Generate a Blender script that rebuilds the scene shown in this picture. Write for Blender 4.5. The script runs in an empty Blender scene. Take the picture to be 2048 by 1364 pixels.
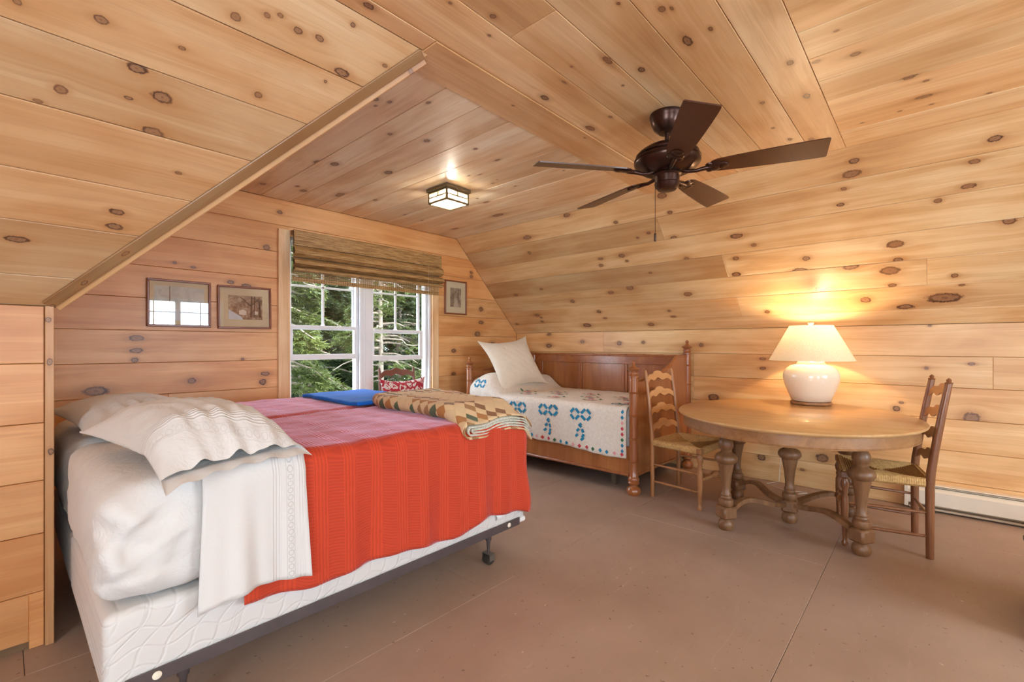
import bpy, bmesh, math, random
import numpy as np
from mathutils import Vector, Matrix
random.seed(7); rng = np.random.default_rng(7)
PI = math.pi
S = bpy.context.scene
COL = S.collection

# ------------------------------------------------------------------ camera
cd = bpy.data.cameras.new('camera'); cam = bpy.data.objects.new('camera', cd); COL.objects.link(cam)
cd.sensor_width = 36; cd.lens = 36*925.5/2048; cd.shift_y = 8/2048; cd.clip_start = .02
cam.location = (0, 0, 1.27); cam.rotation_euler = (PI/2, 0, math.atan2(839, 925.5)-PI/2)
S.camera = cam
# ------------------------------------------------------------------ world, sun, daylight, exposure
S.view_settings.view_transform = 'Standard'; S.view_settings.look = 'None'
S.view_settings.gamma = 1; S.view_settings.use_curve_mapping = False
S.view_settings.exposure = 0.0
S.cycles.use_denoising = True; S.cycles.max_bounces = 7; S.cycles.diffuse_bounces = 5
S.cycles.caustics_reflective = False; S.cycles.caustics_refractive = False
S.cycles.sample_clamp_indirect = 6; S.cycles.adaptive_threshold = .02
W = bpy.data.worlds.new('world'); S.world = W; W.use_nodes = True
bg = W.node_tree.nodes['Background']; bg.inputs[0].default_value = (.74, .87, 1.0, 1); bg.inputs[1].default_value = 11.0
YR_ = -3.2
def light(name, kind, loc, rot, energy, color, **k):
    d = bpy.data.lights.new(name, kind); d.energy = energy; d.color = color
    for a, b in k.items(): setattr(d, a, b)
    o = bpy.data.objects.new(name, d); COL.objects.link(o); o.location = loc; o.rotation_euler = rot
    return o
light('sun', 'SUN', (0, 0, 12), (math.radians(38), math.radians(28), 0), 7.0, (1, .95, .86), angle=.02)
# daylight that comes in through the two windows of the wall behind the camera, plus fill from an added side window
light('daylight_rear_window', 'AREA', (2.5, YR_-.30, 1.5), (PI/2, 0, 0), 90, (.68, .86, 1), shape='RECTANGLE', size=1.7, size_y=1.5)
light('daylight_rear_window', 'AREA', (-.6, YR_-.30, 1.5), (PI/2, 0, 0), 42, (.68, .86, 1), shape='RECTANGLE', size=1.7, size_y=1.5)
light('side_fill_light', 'AREA', (-2.80, -.6, 1.5), (0, -PI/2, 0), 95, (.68, .86, 1), shape='RECTANGLE', size=1.5, size_y=1.7)

# ------------------------------------------------------------------ node helpers
class NT:
    def __init__(s, name):
        s.m = bpy.data.materials.new(name); s.m.use_nodes = True
        s.t = s.m.node_tree; s.p = s.t.nodes['Principled BSDF']; s.out = s.t.nodes['Material Output']
    def n(s, ty, **k):
        nd = s.t.nodes.new(ty)
        for a, b in k.items(): setattr(nd, a, b)
        return nd
    def put(s, sock, v):
        if isinstance(v, bpy.types.NodeSocket): s.t.links.new(v, sock)
        elif isinstance(v, (tuple, list)): sock.default_value = tuple(v) + ((1,) if len(v) == 3 and sock.type == 'RGBA' else ())
        else: sock.default_value = v
    def M(s, op, a, b=None, c=None):
        nd = s.n('ShaderNodeMath', operation=op); s.put(nd.inputs[0], a)
        if b is not None: s.put(nd.inputs[1], b)
        if c is not None: s.put(nd.inputs[2], c)
        return nd.outputs[0]
    def V(s, op, a, b=None):
        nd = s.n('ShaderNodeVectorMath', operation=op); s.put(nd.inputs[0], a)
        if b is not None: s.put(nd.inputs[1], b)
        return nd.outputs[1] if op in ('DOT_PRODUCT', 'LENGTH') else nd.outputs[0]
    def obj(s): return s.n('ShaderNodeTexCoord').outputs['Object']
    def sep(s, v):
        nd = s.n('ShaderNodeSeparateXYZ'); s.put(nd.inputs[0], v); return nd.outputs
    def comb(s, x, y, z):
        nd = s.n('ShaderNodeCombineXYZ'); s.put(nd.inputs[0], x); s.put(nd.inputs[1], y); s.put(nd.inputs[2], z); return nd.outputs[0]
    def noise(s, v, scale=5, detail=3, rough=.55, dist=0):
        nd = s.n('ShaderNodeTexNoise'); s.put(nd.inputs['Vector'], v)
        nd.inputs['Scale'].default_value = scale; nd.inputs['Detail'].default_value = detail
        nd.inputs['Roughness'].default_value = rough; nd.inputs['Distortion'].default_value = dist
        return nd.outputs[0]
    def ramp(s, f, stops, interp='LINEAR'):
        nd = s.n('ShaderNodeValToRGB'); s.put(nd.inputs[0], f); r = nd.color_ramp; r.interpolation = interp
        while len(r.elements) < len(stops): r.elements.new(.5)
        for e, (p, c) in zip(r.elements, stops):
            e.position = p; e.color = tuple(c)+(1,) if isinstance(c, (tuple, list)) else (c, c, c, 1)
        return nd.outputs[0]
    def mix(s, f, a, b, mode='MIX'):
        nd = s.n('ShaderNodeMix', data_type='RGBA', blend_type=mode)
        s.put(nd.inputs[0], f); s.put(nd.inputs[6], a); s.put(nd.inputs[7], b); return nd.outputs[2]
    def step(s, v, lo, hi):
        nd = s.n('ShaderNodeMapRange', interpolation_type='SMOOTHSTEP'); s.put(nd.inputs[0], v)
        s.put(nd.inputs[1], lo); s.put(nd.inputs[2], hi); return nd.outputs[0]
    def attr(s, name, vec=False):
        nd = s.n('ShaderNodeAttribute', attribute_type='OBJECT', attribute_name=name)
        return nd.outputs['Vector'] if vec else nd.outputs['Fac']
    def bump(s, h, strength=.3, dist=.002):
        nd = s.n('ShaderNodeBump'); s.put(nd.inputs['Height'], h); nd.inputs['Strength'].default_value = strength
        nd.inputs['Distance'].default_value = dist; s.put(s.p.inputs['Normal'], nd.outputs[0])
    def set(s, **k):
        nm = {'color': 'Base Color', 'rough': 'Roughness', 'metal': 'Metallic', 'spec': 'Specular IOR Level', 'coat': 'Coat Weight', 'coatr': 'Coat Roughness',
              'sheen': 'Sheen Weight', 'sheenr': 'Sheen Roughness', 'sheent': 'Sheen Tint', 'emit': 'Emission Color', 'estr': 'Emission Strength', 'alpha': 'Alpha'}
        for a, b in k.items(): s.put(s.p.inputs[nm[a]], b)
        return s.m
def lin(h):
    h = h.lstrip('#'); r = []
    for i in (0, 2, 4):
        v = int(h[i:i+2], 16)/255; r.append(v/12.92 if v <= .04045 else ((v+.055)/1.055)**2.4)
    return tuple(r)
MATS = {}
def plain(name, col, rough=.5, var=.12, scale=8, **k):
    if name in MATS: return MATS[name]
    t = NT(name); f = t.noise(t.obj(), scale, 3)
    c = t.ramp(f, [(.3, tuple(x*(1-var) for x in col)), (.7, tuple(min(1, x*(1+var)) for x in col))])
    MATS[name] = t.set(color=c, rough=rough, **k); return MATS[name]

def pine(name, nk):
    """knotty pine board; grain along the object's X; knots come from the board's own properties (x, y, radius)"""
    t = NT(name); P = t.obj(); xyz = t.sep(P); x, y = xyz[0], xyz[1]; seed = t.attr('seed')
    dmin = 100.0; warp = 0.0; flame = 0.0
    for i in range(nk):
        k = t.attr('k%d' % i, True); ks = t.sep(k)
        d = t.V('MULTIPLY', t.V('SUBTRACT', P, k), t.comb(t.M('MULTIPLY_ADD', t.M('FRACT', t.M('MULTIPLY', ks[0], 13.7)), .5, .42), 1.0, 0.0))
        dd = t.M('DIVIDE', t.V('DOT_PRODUCT', d, d), t.M('MULTIPLY', ks[2], ks[2]))
        dmin = t.M('MINIMUM', dmin, dd)
        d3 = t.V('MULTIPLY', d, (.33, .9, 0)); flame = t.M('MAXIMUM', flame, t.M('POWER', 2.718, t.M('MULTIPLY', t.M('DIVIDE', t.V('DOT_PRODUCT', d3, d3), t.M('MULTIPLY', ks[2], ks[2])), -.55)))
        g = t.M('POWER', 2.718, t.M('MULTIPLY', dd, -.16))
        warp = t.M('ADD', warp, t.M('MULTIPLY', g, t.M('MULTIPLY', t.sep(d)[1], -.75)))
    yw = t.M('ADD', y, warp); so = t.M('MULTIPLY', seed, 37.0)
    v1 = t.comb(t.M('MULTIPLY_ADD', x, .55, so), t.M('MULTIPLY', yw, 11.0), so)
    n1 = t.noise(v1, 1, 4, .6, .7)
    v2 = t.comb(t.M('MULTIPLY_ADD', x, 2.5, so), t.M('MULTIPLY', yw, 120.0), so)
    n2 = t.noise(v2, 1, 2, .6)
    n3 = t.noise(t.comb(t.M('MULTIPLY_ADD', x, 1.6, so), t.M('MULTIPLY', y, 4.0), seed), 1, 3, .5, .4)
    # cathedral rings
    w = t.M('SINE', t.M('MULTIPLY', t.M('ADD', n1, t.M('MULTIPLY', yw, .8)), 42.0))
    f = t.M('ADD', t.M('MULTIPLY', n1, .58), t.M('MULTIPLY_ADD', n3, .62, -.10))
    base = t.ramp(f, [(.30, lin('#efd3a8')), (.45, lin('#e5c192')), (.58, lin('#d8ac79')), (.75, lin('#c1905f'))])
    base = t.mix(t.M('MULTIPLY', t.step(w, .1, 1), .10), base, (.36, .17, .06))
    base = t.mix(t.M('MULTIPLY', t.step(n2, .5, .75), .13), base, (.30, .14, .05))
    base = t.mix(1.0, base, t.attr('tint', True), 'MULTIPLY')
    if nk:
        base = t.mix(t.M('MULTIPLY', flame, t.M('MULTIPLY', t.step(n1, .32, .62), .5)), base, (.42, .20, .075))
        nn = t.noise(P, 38, 2)
        dn = t.M('ADD', t.M('SQRT', dmin), t.M('ADD', t.M('MULTIPLY', t.M('SUBTRACT', nn, .5), .7), t.M('MULTIPLY', t.M('SUBTRACT', t.noise(P, 110, 2), .5), .5)))
        halo = t.M('MULTIPLY', t.M('SUBTRACT', 1.0, t.step(dn, .9, 2.8)), .42)
        base = t.mix(halo, base, (.40, .175, .055))
        ring = t.M('SINE', t.M('MULTIPLY', dn, 15.0))
        kc = t.ramp(t.M('MULTIPLY', dn, .5), [(0, (.24, .11, .05)), (.3, (.36, .19, .095)), (.43, (.075, .028, .012)), (.55, (.17, .07, .03))])
        kc = t.mix(t.M('MULTIPLY', t.step(ring, 0, 1), .35), kc, (.09, .035, .015))
        kc = t.mix(t.M('MULTIPLY', t.step(t.noise(P, 4.3, 1), .42, .62), .40), kc, (.33, .15, .06))
        base = t.mix(t.M('SUBTRACT', 1.0, t.step(dn, .95, 1.25)), base, kc)
    t.bump(n2, .12, .001)
    return t.set(color=base, rough=t.M('MULTIPLY_ADD', n2, .14, .36), spec=.5, coat=.25, coatr=.32)
PINE = [pine('knotty_pine_clear', 0), pine('knotty_pine_few', 3), pine('knotty_pine_many', 8)]

def wood(name, c1, c2, rough=.35, axis=0, sc=1.0, coat=.0):
    t = NT(name); v = t.sep(t.obj()); m = [9*sc, 9*sc, 9*sc]; m[axis] = .9*sc
    q = t.comb(t.M('MULTIPLY', v[0], m[0]), t.M('MULTIPLY', v[1], m[1]), t.M('MULTIPLY', v[2], m[2]))
    n1 = t.noise(q, 1.6, 4, .6, 1.0); n2 = t.noise(q, 14, 2)
    c = t.ramp(n1, [(.3, c1), (.7, c2)])
    c = t.mix(t.M('MULTIPLY', t.step(n2, .5, .8), .3), c, tuple(x*.45 for x in c2))
    t.bump(n2, .1, .0006)
    return t.set(color=c, rough=rough, coat=coat, coatr=.15)
# ------------------------------------------------------------------ mesh helpers
def link(name, me, m=None, parent=None, smooth=None):
    o = bpy.data.objects.new(name, me); COL.objects.link(o)
    if m is not None: me.materials.append(m)
    if parent is not None: o.parent = parent
    if smooth is not None:
        me.shade_smooth(); me.set_sharp_from_angle(angle=math.radians(smooth))
    return o
def tag(o, label=None, cat=None, group=None, kind=None):
    for a, b in (('label', label), ('category', cat), ('group', group), ('kind', kind)):
        if b: o[a] = b
    return o
def empty(name, loc=(0, 0, 0), rz=0):
    o = bpy.data.objects.new(name, None); COL.objects.link(o); o.empty_display_size = .1
    o.location = loc; o.rotation_euler = (0, 0, rz); return o
class B:
    def __init__(s): s.v = []; s.f = []
    def add(s, vs, fs, mat=None):
        o = len(s.v); s.v += [tuple(mat @ Vector(p)) if mat else tuple(p) for p in vs]; s.f += [tuple(i+o for i in f) for f in fs]; return s
    def box(s, x0, x1, y0, y1, z0, z1, mat=None):
        vs = [(x, y, z) for z in (z0, z1) for y in (y0, y1) for x in (x0, x1)]
        return s.add(vs, [(0, 2, 3, 1), (4, 5, 7, 6), (0, 1, 5, 4), (2, 6, 7, 3), (0, 4, 6, 2), (1, 3, 7, 5)], mat)
    def cbox(s, x0, x1, y0, y1, z0, z1, c=.004, mat=None):
        """box with chamfered edges"""
        X = (x0, x0+c, x1-c, x1); Y = (y0, y0+c, y1-c, y1); Z = (z0, z0+c, z1-c, z1); vs = []; idx = {}
        for sx in (0, 1):
            for sy in (0, 1):
                for sz in (0, 1):
                    for ax in range(3):
                        p = [X[1] if sx == 0 else X[2], Y[1] if sy == 0 else Y[2], Z[1] if sz == 0 else Z[2]]
                        p[ax] = (X, Y, Z)[ax][0 if (sx, sy, sz)[ax] == 0 else 3]
                        idx[(sx, sy, sz, ax)] = len(vs); vs.append(p)
        bm = bmesh.new(); [bm.verts.new(p) for p in vs]; r = bmesh.ops.convex_hull(bm, input=bm.verts)
        bm.verts.index_update(); fs = [[v.index for v in f.verts] for f in bm.faces]; vv = [tuple(v.co) for v in bm.verts]; bm.free()
        return s.add(vv, fs, mat)
    def lathe(s, prof, seg=20, mat=None, sx=1, sy=1):
        vs = []; fs = []; n = len(prof)
        for i in range(seg):
            a = 2*PI*i/seg
            for r, z in prof: vs.append((r*math.cos(a)*sx, r*math.sin(a)*sy, z))
        for i in range(seg):
            j = (i+1) % seg
            for k in range(n-1): fs.append((i*n+k, j*n+k, j*n+k+1, i*n+k+1))
        fs.append(tuple(i*n for i in reversed(range(seg)))); fs.append(tuple(i*n+n-1 for i in range(seg)))
        return s.add(vs, fs, mat)
    def tube(s, pts, rad, seg=8, mat=None, flat=None):
        """swept tube; rad a number or list; flat=(w,h) gives a rectangular section"""
        pts = [Vector(p) for p in pts]; n = len(pts); vs = []; fs = []
        up = Vector((0, 0, 1)) if abs((pts[-1]-pts[0]).normalized().z) < .9 else Vector((0, 1, 0))
        if flat: seg = 4
        for i, p in enumerate(pts):
            d = (pts[min(i+1, n-1)]-pts[max(i-1, 0)]).normalized(); a = d.cross(up).normalized(); b = a.cross(d)
            r = rad[i] if isinstance(rad, (list, tuple)) else rad
            for k in range(seg):
                if flat: c = ((-1, -1), (1, -1), (1, 1), (-1, 1))[k]; vs.append(p+a*c[0]*flat[0]/2+b*c[1]*flat[1]/2)
                else: t = 2*PI*k/seg; vs.append(p+(a*math.cos(t)+b*math.sin(t))*r)
        for i in range(n-1):
            for k in range(seg): l = (k+1) % seg; fs.append((i*seg+k, i*seg+l, i*seg+seg+l, i*seg+seg+k))
        fs.append(tuple(reversed(range(seg)))); fs.append(tuple(range((n-1)*seg, n*seg)))
        return s.add(vs, fs, mat)
    def prism(s, poly, t0, t1, fn=None, mat=None):
        """polygon extruded between t0 and t1; fn(u, v, t) -> xyz"""
        fn = fn or (lambda u, v, t: (u, v, t)); n = len(poly)
        vs = [fn(u, v, t0) for u, v in poly]+[fn(u, v, t1) for u, v in poly]
        fs = [tuple(reversed(range(n))), tuple(range(n, 2*n))]+[(i, (i+1) % n, n+(i+1) % n, n+i) for i in range(n)]
        return s.add(vs, fs, mat)
    def grid(s, nu, nv, fn, mat=None):
        vs = [fn(i/nu, j/nv) for j in range(nv+1) for i in range(nu+1)]
        fs = [(j*(nu+1)+i, j*(nu+1)+i+1, (j+1)*(nu+1)+i+1, (j+1)*(nu+1)+i) for j in range(nv) for i in range(nu)]
        return s.add(vs, fs, mat)
    def mesh(s, name, fix=False):
        me = bpy.data.meshes.new(name); me.from_pydata(s.v, [], s.f); me.update()
        if fix:
            bm = bmesh.new(); bm.from_mesh(me); bmesh.ops.remove_doubles(bm, verts=bm.verts, dist=1e-5)
            bmesh.ops.recalc_face_normals(bm, faces=bm.faces); bm.to_mesh(me); bm.free()
        return me
    def build(s, name, m, parent=None, smooth=None, fix=True): return link(name, s.mesh(name, fix), m, parent, smooth)
def rbox(x0, x1, y0, y1, z0, z1, r, nx, ny, nz, fn=None, drop=None):
    """rounded box with a dense surface; fn moves each point, drop(face points) leaves faces out"""
    c = [(x0+x1)/2, (y0+y1)/2, (z0+z1)/2]; h = [(x1-x0)/2, (y1-y0)/2, (z1-z0)/2]
    def samp(hh, n): return [-hh, -hh+r*.45, -hh+r*.8]+[-(hh-r)+2*(hh-r)*i/n for i in range(n+1)]+[hh-r*.8, hh-r*.45, hh]
    g = [samp(h[0], nx), samp(h[1], ny), samp(h[2], nz)]; vs = []; key = {}; fs = []
    def vid(p):
        k = tuple(round(a, 5) for a in p)
        if k not in key:
            q = Vector([max(-(h[i]-r), min(h[i]-r, p[i])) for i in range(3)]); d = Vector(p)-q
            w = q+d.normalized()*r+Vector(c); key[k] = len(vs); vs.append(tuple(fn(w) if fn else w))
        return key[k]
    for ax in range(3):
        a, b = (ax+1) % 3, (ax+2) % 3
        for sg in (-1, 1):
            for i in range(len(g[a])-1):
                for j in range(len(g[b])-1):
                    q = []
                    for (ii, jj) in ((i, j), (i+1, j), (i+1, j+1), (i, j+1)):
                        p = [0, 0, 0]; p[ax] = sg*h[ax]; p[a] = g[a][ii]; p[b] = g[b][jj]; q.append(p)
                    if drop and drop([Vector(p)+Vector(c) for p in q]): continue
                    ids = [vid(p) for p in q]; fs.append(tuple(ids if sg > 0 else reversed(ids)))
    b = B(); b.v = vs; b.f = fs; return b
def hsh(*a):
    v = math.sin(sum(x*k for x, k in zip(a, (12.9898, 78.233, 37.719))))*43758.5453; return v-math.floor(v)
def wob(x, y, s=1.0):
    return (math.sin(x*7.1*s+1.3)+math.sin(y*8.3*s+.4)+math.sin((x+y)*11.7*s+2.1)*.6+math.sin((x-y*1.3)*17.3*s)*.4)/3
def sm(a, b, x):
    t = max(0, min(1, (x-a)/(b-a))); return t*t*(3-2*t)
# ------------------------------------------------------------------ the setting
L_, W_, ZC = 4.825, 4.29, 2.564
KR = (4.825-3.72)/(2.564-1.43); KRS = math.hypot(1, KR)
XL, YR = -2.5, -3.2
# knots seen on the boards: (along the board, across, radius) in each surface's own metres
KN={
'LS':[(0.03,1.17,0.012),(0.21,1.21,0.015),(0.31,1.1,0.021),(0.13,0.95,0.019),(0.39,1.03,0.026),(0.38,0.89,0.024),(0.31,0.52,0.017),(0.31,0.45,0.019),(0.04,0.33,0.018),(0.42,1.22,0.008),(0.55,1.39,0.017),(0.64,1.44,0.012),(0.68,1.46,0.01),(0.75,1.44,0.014),(0.83,1.45,0.014),(0.93,1.55,0.011),(0.95,1.37,0.02),(1.11,1.47,0.009),(0.68,1.16,0.016),(0.3,0.99,0.008),(0.9,1.31,0.008),(0.08,0.89,0.008),(0.48,0.75,0.008)],
'WW':[(1.66,2.45,0.021),(1.55,2.12,0.032),(0.89,1.9,0.012),(1.01,1.88,0.012),(1.27,1.79,0.02),(3.97,2.18,0.023),(3.97,2.13,0.026),(4.14,1.73,0.037),(4.14,1.56,0.03),(0.32,1.61,0.016),(0.66,1.23,0.023),(0.65,1.16,0.023),(0.44,0.95,0.04),(1.0,0.99,0.029),(1.52,0.95,0.032),(1.54,1.02,0.023),(3.68,1.2,0.029),(1.36,1.15,0.013),(3.68,0.92,0.025),(0.66,1.32,0.027),(0.77,1.75,0.02),(1.39,1.77,0.022),(1.23,1.73,0.017),(4.35,1.27,0.048),(4.08,1.41,0.04)],
'BC':[(2.17,1.32,0.025),(2.14,1.39,0.013),(2.23,1.36,0.01),(2.37,1.81,0.023),(3.02,1.95,0.035),(2.46,1.6,0.018),(3.78,1.96,0.036),(3.22,1.5,0.024),(3.16,1.6,0.034),(3.9,1.7,0.031),(3.98,1.41,0.029),(3.68,2.24,0.021),(3.83,1.62,0.019),(3.88,2.7,0.018),(3.92,2.94,0.019),(3.93,3.39,0.026),(2.23,2.1,0.016),(2.25,2.33,0.013),(2.99,2.95,0.021),(2.97,2.82,0.014),(3.2,3.32,0.042),(1.99,1.53,0.013),(2.02,2.8,0.01),(2.24,2.33,0.013),(2.51,2.81,0.011),(2.6,2.64,0.011),(2.62,2.4,0.008),(2.54,2.44,0.008),(2.52,2.61,0.008)],
'MC':[(1.85,1.09,0.019),(1.91,1.5,0.022),(2.36,1.51,0.025),(1.86,1.34,0.009),(1.78,1.24,0.008),(2.32,1.35,0.012),(2.08,1.14,0.008),(1.95,0.67,0.011),(1.96,0.77,0.022),(2.02,1.01,0.019),(1.73,0.74,0.008),(1.57,0.88,0.009),(2.73,0.67,0.014),(3.33,0.66,0.015),(2.44,1.6,0.008),(2.79,2.02,0.014),(3.09,0.7,0.011),(3.42,0.56,0.02),(2.81,0.48,0.02),(2.43,0.48,0.017),(1.71,0.77,0.016),(1.37,1.37,0.008),(1.14,1.35,0.008),(1.3,1.28,0.016),(0.94,1.59,0.018),(1.85,1.67,0.008)],
'RC':[(0.29,2.31,0.01),(0.25,2.55,0.021),(0.03,3.23,0.023),(0.08,2.95,0.023),(0.02,3.04,0.014),(-0.0,3.36,0.01),(-0.22,3.41,0.012),(0.13,3.34,0.01),(0.3,3.37,0.009),(0.39,2.5,0.017)],
'RS':[(0.38,1.48,0.024),(0.4,1.39,0.035),(-0.27,1.43,0.024),(-0.31,1.47,0.009),(-0.19,1.31,0.02),(0.45,1.29,0.016),(0.48,1.17,0.017),(-0.17,1.15,0.021),(-0.03,1.08,0.022),(-0.07,0.97,0.012),(-0.04,0.92,0.016),(0.37,1.02,0.017),(0.38,0.95,0.017),(1.08,1.02,0.015),(1.09,0.99,0.013),(1.09,0.93,0.02),(1.69,1.54,0.036),(1.66,1.43,0.02),(1.67,1.37,0.023),(2.66,1.56,0.026),(2.19,1.38,0.022),(2.62,1.42,0.018),(3.26,1.41,0.031),(1.92,1.21,0.017),(2.04,1.18,0.015),(3.34,1.22,0.026),(1.71,1.12,0.021),(2.27,1.01,0.026),(2.24,0.94,0.018),(2.54,0.93,0.025),(2.51,1.01,0.019),(3.27,0.97,0.018),(3.3,0.9,0.018),(1.66,0.88,0.024),(1.25,0.82,0.025),(0.74,0.74,0.027),(0.19,0.78,0.039),(0.18,0.64,0.025),(0.8,0.63,0.028),(1.28,0.65,0.03),(0.23,0.55,0.047),(0.46,0.62,0.036),(0.67,0.42,0.037),(0.22,0.41,0.022),(0.39,0.28,0.036),(0.15,0.19,0.03),(-0.07,0.26,0.058),(-0.12,0.46,0.022),(1.76,0.47,0.033),(1.7,0.52,0.018),(3.11,0.49,0.031),(2.57,0.57,0.026),(2.33,0.61,0.038),(2.05,0.77,0.015),(3.45,0.71,0.019),(1.11,0.2,0.024),(2.01,0.27,0.019),(1.99,0.19,0.019),(2.83,0.31,0.027),(2.79,0.21,0.018),(3.74,0.31,0.027),(3.72,0.2,0.02),(3.7,0.27,0.02),(3.08,0.11,0.038),(2.27,0.09,0.029),(4.17,0.17,0.021),(-0.36,0.86,0.036),(3.89,0.66,0.023),(1.2,1.04,0.028),(-0.16,0.37,0.013)],
'LW':[(3.72,1.41,0.024),(1.17,1.45,0.017),(0.82,1.46,0.021),(0.01,1.42,0.01),(3.72,1.26,0.034),(3.2,1.31,0.026),(2.69,1.29,0.031),(2.39,1.3,0.024),(1.75,1.27,0.022),(1.18,1.05,0.017),(1.18,1.14,0.017),(1.63,0.74,0.045),(0.21,0.76,0.027),(-0.22,0.73,0.049),(0.71,0.28,0.046),(0.18,0.81,0.013),(1.19,0.21,0.04),(0.86,0.15,0.014),(0.03,1.09,0.014),(-0.22,1.13,0.014),(0.3,0.55,0.019)],
}
def clip(poly, a, b, c):           # keep a*u+b*v<=c
    out = []; n = len(poly)
    for i in range(n):
        p, q = poly[i], poly[(i+1) % n]; dp, dq = a*p[0]+b*p[1]-c, a*q[0]+b*q[1]-c
        if dp <= 1e-9: out.append(p)
        if dp*dq < -1e-12: t = dp/(dp-dq); out.append((p[0]+(q[0]-p[0])*t, p[1]+(q[1]-p[1])*t))
    return out
def area(p): return sum(p[i][0]*p[(i+1) % len(p)][1]-p[(i+1) % len(p)][0]*p[i][1] for i in range(len(p)))/2
def clip_to(poly, region):
    if area(region) < 0: region = region[::-1]
    for i in range(len(region)):
        p, q = region[i], region[(i+1) % len(region)]
        a, b = q[1]-p[1], p[0]-q[0]; poly = clip(poly, a, b, a*p[0]+b*p[1])
        if len(poly) < 3: return []
    return poly
def inset(poly, c):
    if area(poly) < 0: poly = poly[::-1]
    n = len(poly); out = []
    for i in range(n):
        p0, p1, p2 = Vector(poly[i-1]), Vector(poly[i]), Vector(poly[(i+1) % n])
        d1 = (p1-p0).normalized(); d2 = (p2-p1).normalized(); n1 = Vector((-d1.y, d1.x)); n2 = Vector((-d2.y, d2.x))
        k = 1+n1.dot(n2); out.append(tuple(p1+(n1+n2)*c/max(k, .3)))
    return poly, out
def subtract(rects, hole):
    out = []
    for (u0, u1, v0, v1) in rects:
        h0, h1, g0, g1 = hole
        if u1 <= h0 or u0 >= h1 or v1 <= g0 or v0 >= g1: out.append((u0, u1, v0, v1)); continue
        if u0 < h0: out.append((u0, h0, v0, v1))
        if u1 > h1: out.append((h1, u1, v0, v1))
        a, b = max(u0, h0), min(u1, h1)
        if v0 < g0-.01: out.append((a, b, v0, g0))
        if v1 > g1+.01: out.append((a, b, g1, v1))
    return out
NPL = [0]
def surface(name, O, U, V, N, region, rows, key=None, holes=(), tint=(1, 1, 1), joints=None, dark=None, spread=.10, off=0.0, thick=.10, back=True, parent=None, plank_name='plank', bregion=None, bholes=None):
    """a boarded surface: a solid backing (the structure) and one object for each board"""
    O, U, V, N = Vector(O), Vector(U).normalized(), Vector(V).normalized(), Vector(N).normalized()
    fl = -1 if U.cross(V).dot(N) < 0 else 1
    if parent is None:
        b = B(); br_ = bregion or region; us = [p[0] for p in br_]; vs = [p[1] for p in br_]
        rects = [(min(us), max(us), min(vs), max(vs))]
        for h in (holes if bholes is None else bholes): rects = subtract(rects, h)
        for r in rects:
            p = clip_to([(r[0], r[2]), (r[1], r[2]), (r[1], r[3]), (r[0], r[3])], br_)
            if len(p) >= 3: b.prism(p, -.0185, -.0185-thick, lambda u, v, t: tuple(O+U*u+V*v+N*t))
        parent = b.build(name, plain('board_backing', (.20, .12, .06), .8)); tag(parent, kind='structure')
    kn = list(KN.get(key, []))
    for ri, (v0, v1) in enumerate(rows):
        us = [p[0] for p in region]; cuts = [min(us)]+sorted((joints or {}).get(ri, []))+[max(us)]
        for pi in range(len(cuts)-1):
            rects = [(cuts[pi]+.0006, cuts[pi+1]-.0006, v0+.0011, v1-.0011)]
            for h in holes: rects = subtract(rects, h)
            for r in rects:
                p = clip_to([(r[0], r[2]), (r[1], r[2]), (r[1], r[3]), (r[0], r[3])], region)
                if len(p) < 3 or abs(area(p)) < .002: continue
                uc = sum(q[0] for q in p)/len(p); vc = sum(q[1] for q in p)/len(p)
                loc = [(fl*(q[0]-uc), q[1]-vc) for q in p]
                outer, inn = inset(loc, .0025); n = len(outer); d = (hsh(uc, vc, 3)-.5)*.0016
                vs_ = [(x, y, d) for x, y in inn]+[(x, y, d-.0025) for x, y in outer]+[(x, y, -.018) for x, y in outer]
                fs = [tuple(range(n)), tuple(reversed(range(2*n, 3*n)))]
                for k in (0, 1): fs += [(k*n+i, (k+1)*n+i, (k+1)*n+(i+1) % n, k*n+(i+1) % n) for i in range(n)]
                b = B(); b.add(vs_, fs); me = b.mesh(plank_name)
                mine = [q for q in kn if r[0]-.001 <= q[0] <= r[1]+.001 and r[2]-.003 <= q[1] <= r[3]+.003]
                if key is None:
                    for _ in range(int(hsh(uc, vc, 9)*5)):
                        mine.append((r[0]+(r[1]-r[0])*random.random(), r[2]+(r[3]-r[2])*random.random(), .01+.02*random.random()))
                mine = sorted(mine, key=lambda q: -q[2])[:8]
                lev = 0 if not mine else 1 if len(mine) <= 3 else 2
                o = link(plank_name, me, PINE[lev], parent)
                Mx = Matrix.Identity(4)
                for c_, ax in enumerate((U*fl, V, N)):
                    for r_ in range(3): Mx[r_][c_] = ax[r_]
                Mx.translation = O+U*uc+V*vc+N*off; o.matrix_basis = Mx
                h1, h2 = hsh(uc, vc, 1), hsh(uc, vc, 2)
                s_ = 1+1.5*spread*(h1*2-1); w_ = 1+.06*(h2*2-1)
                dk = (dark or {}).get((ri, pi), (1, 1, 1))
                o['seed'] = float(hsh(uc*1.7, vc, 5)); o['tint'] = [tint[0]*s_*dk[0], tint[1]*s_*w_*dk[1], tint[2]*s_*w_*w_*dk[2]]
                for i in range((0, 3, 8)[lev]):
                    o['k%d' % i] = [fl*(mine[i][0]-uc), mine[i][1]-vc, mine[i][2]*.72] if i < len(mine) else [90.0, 90.0, .001]
    return parent
def rows(v0, v1, p, a=None):
    e = [v0]; x = v0+(a or p)
    while x < v1-.02: e.append(x); x += p
    e.append(v1); return list(zip(e[:-1], e[1:]))
WT = (1, .95, .88); CT = (1, .98, .95)
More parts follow.
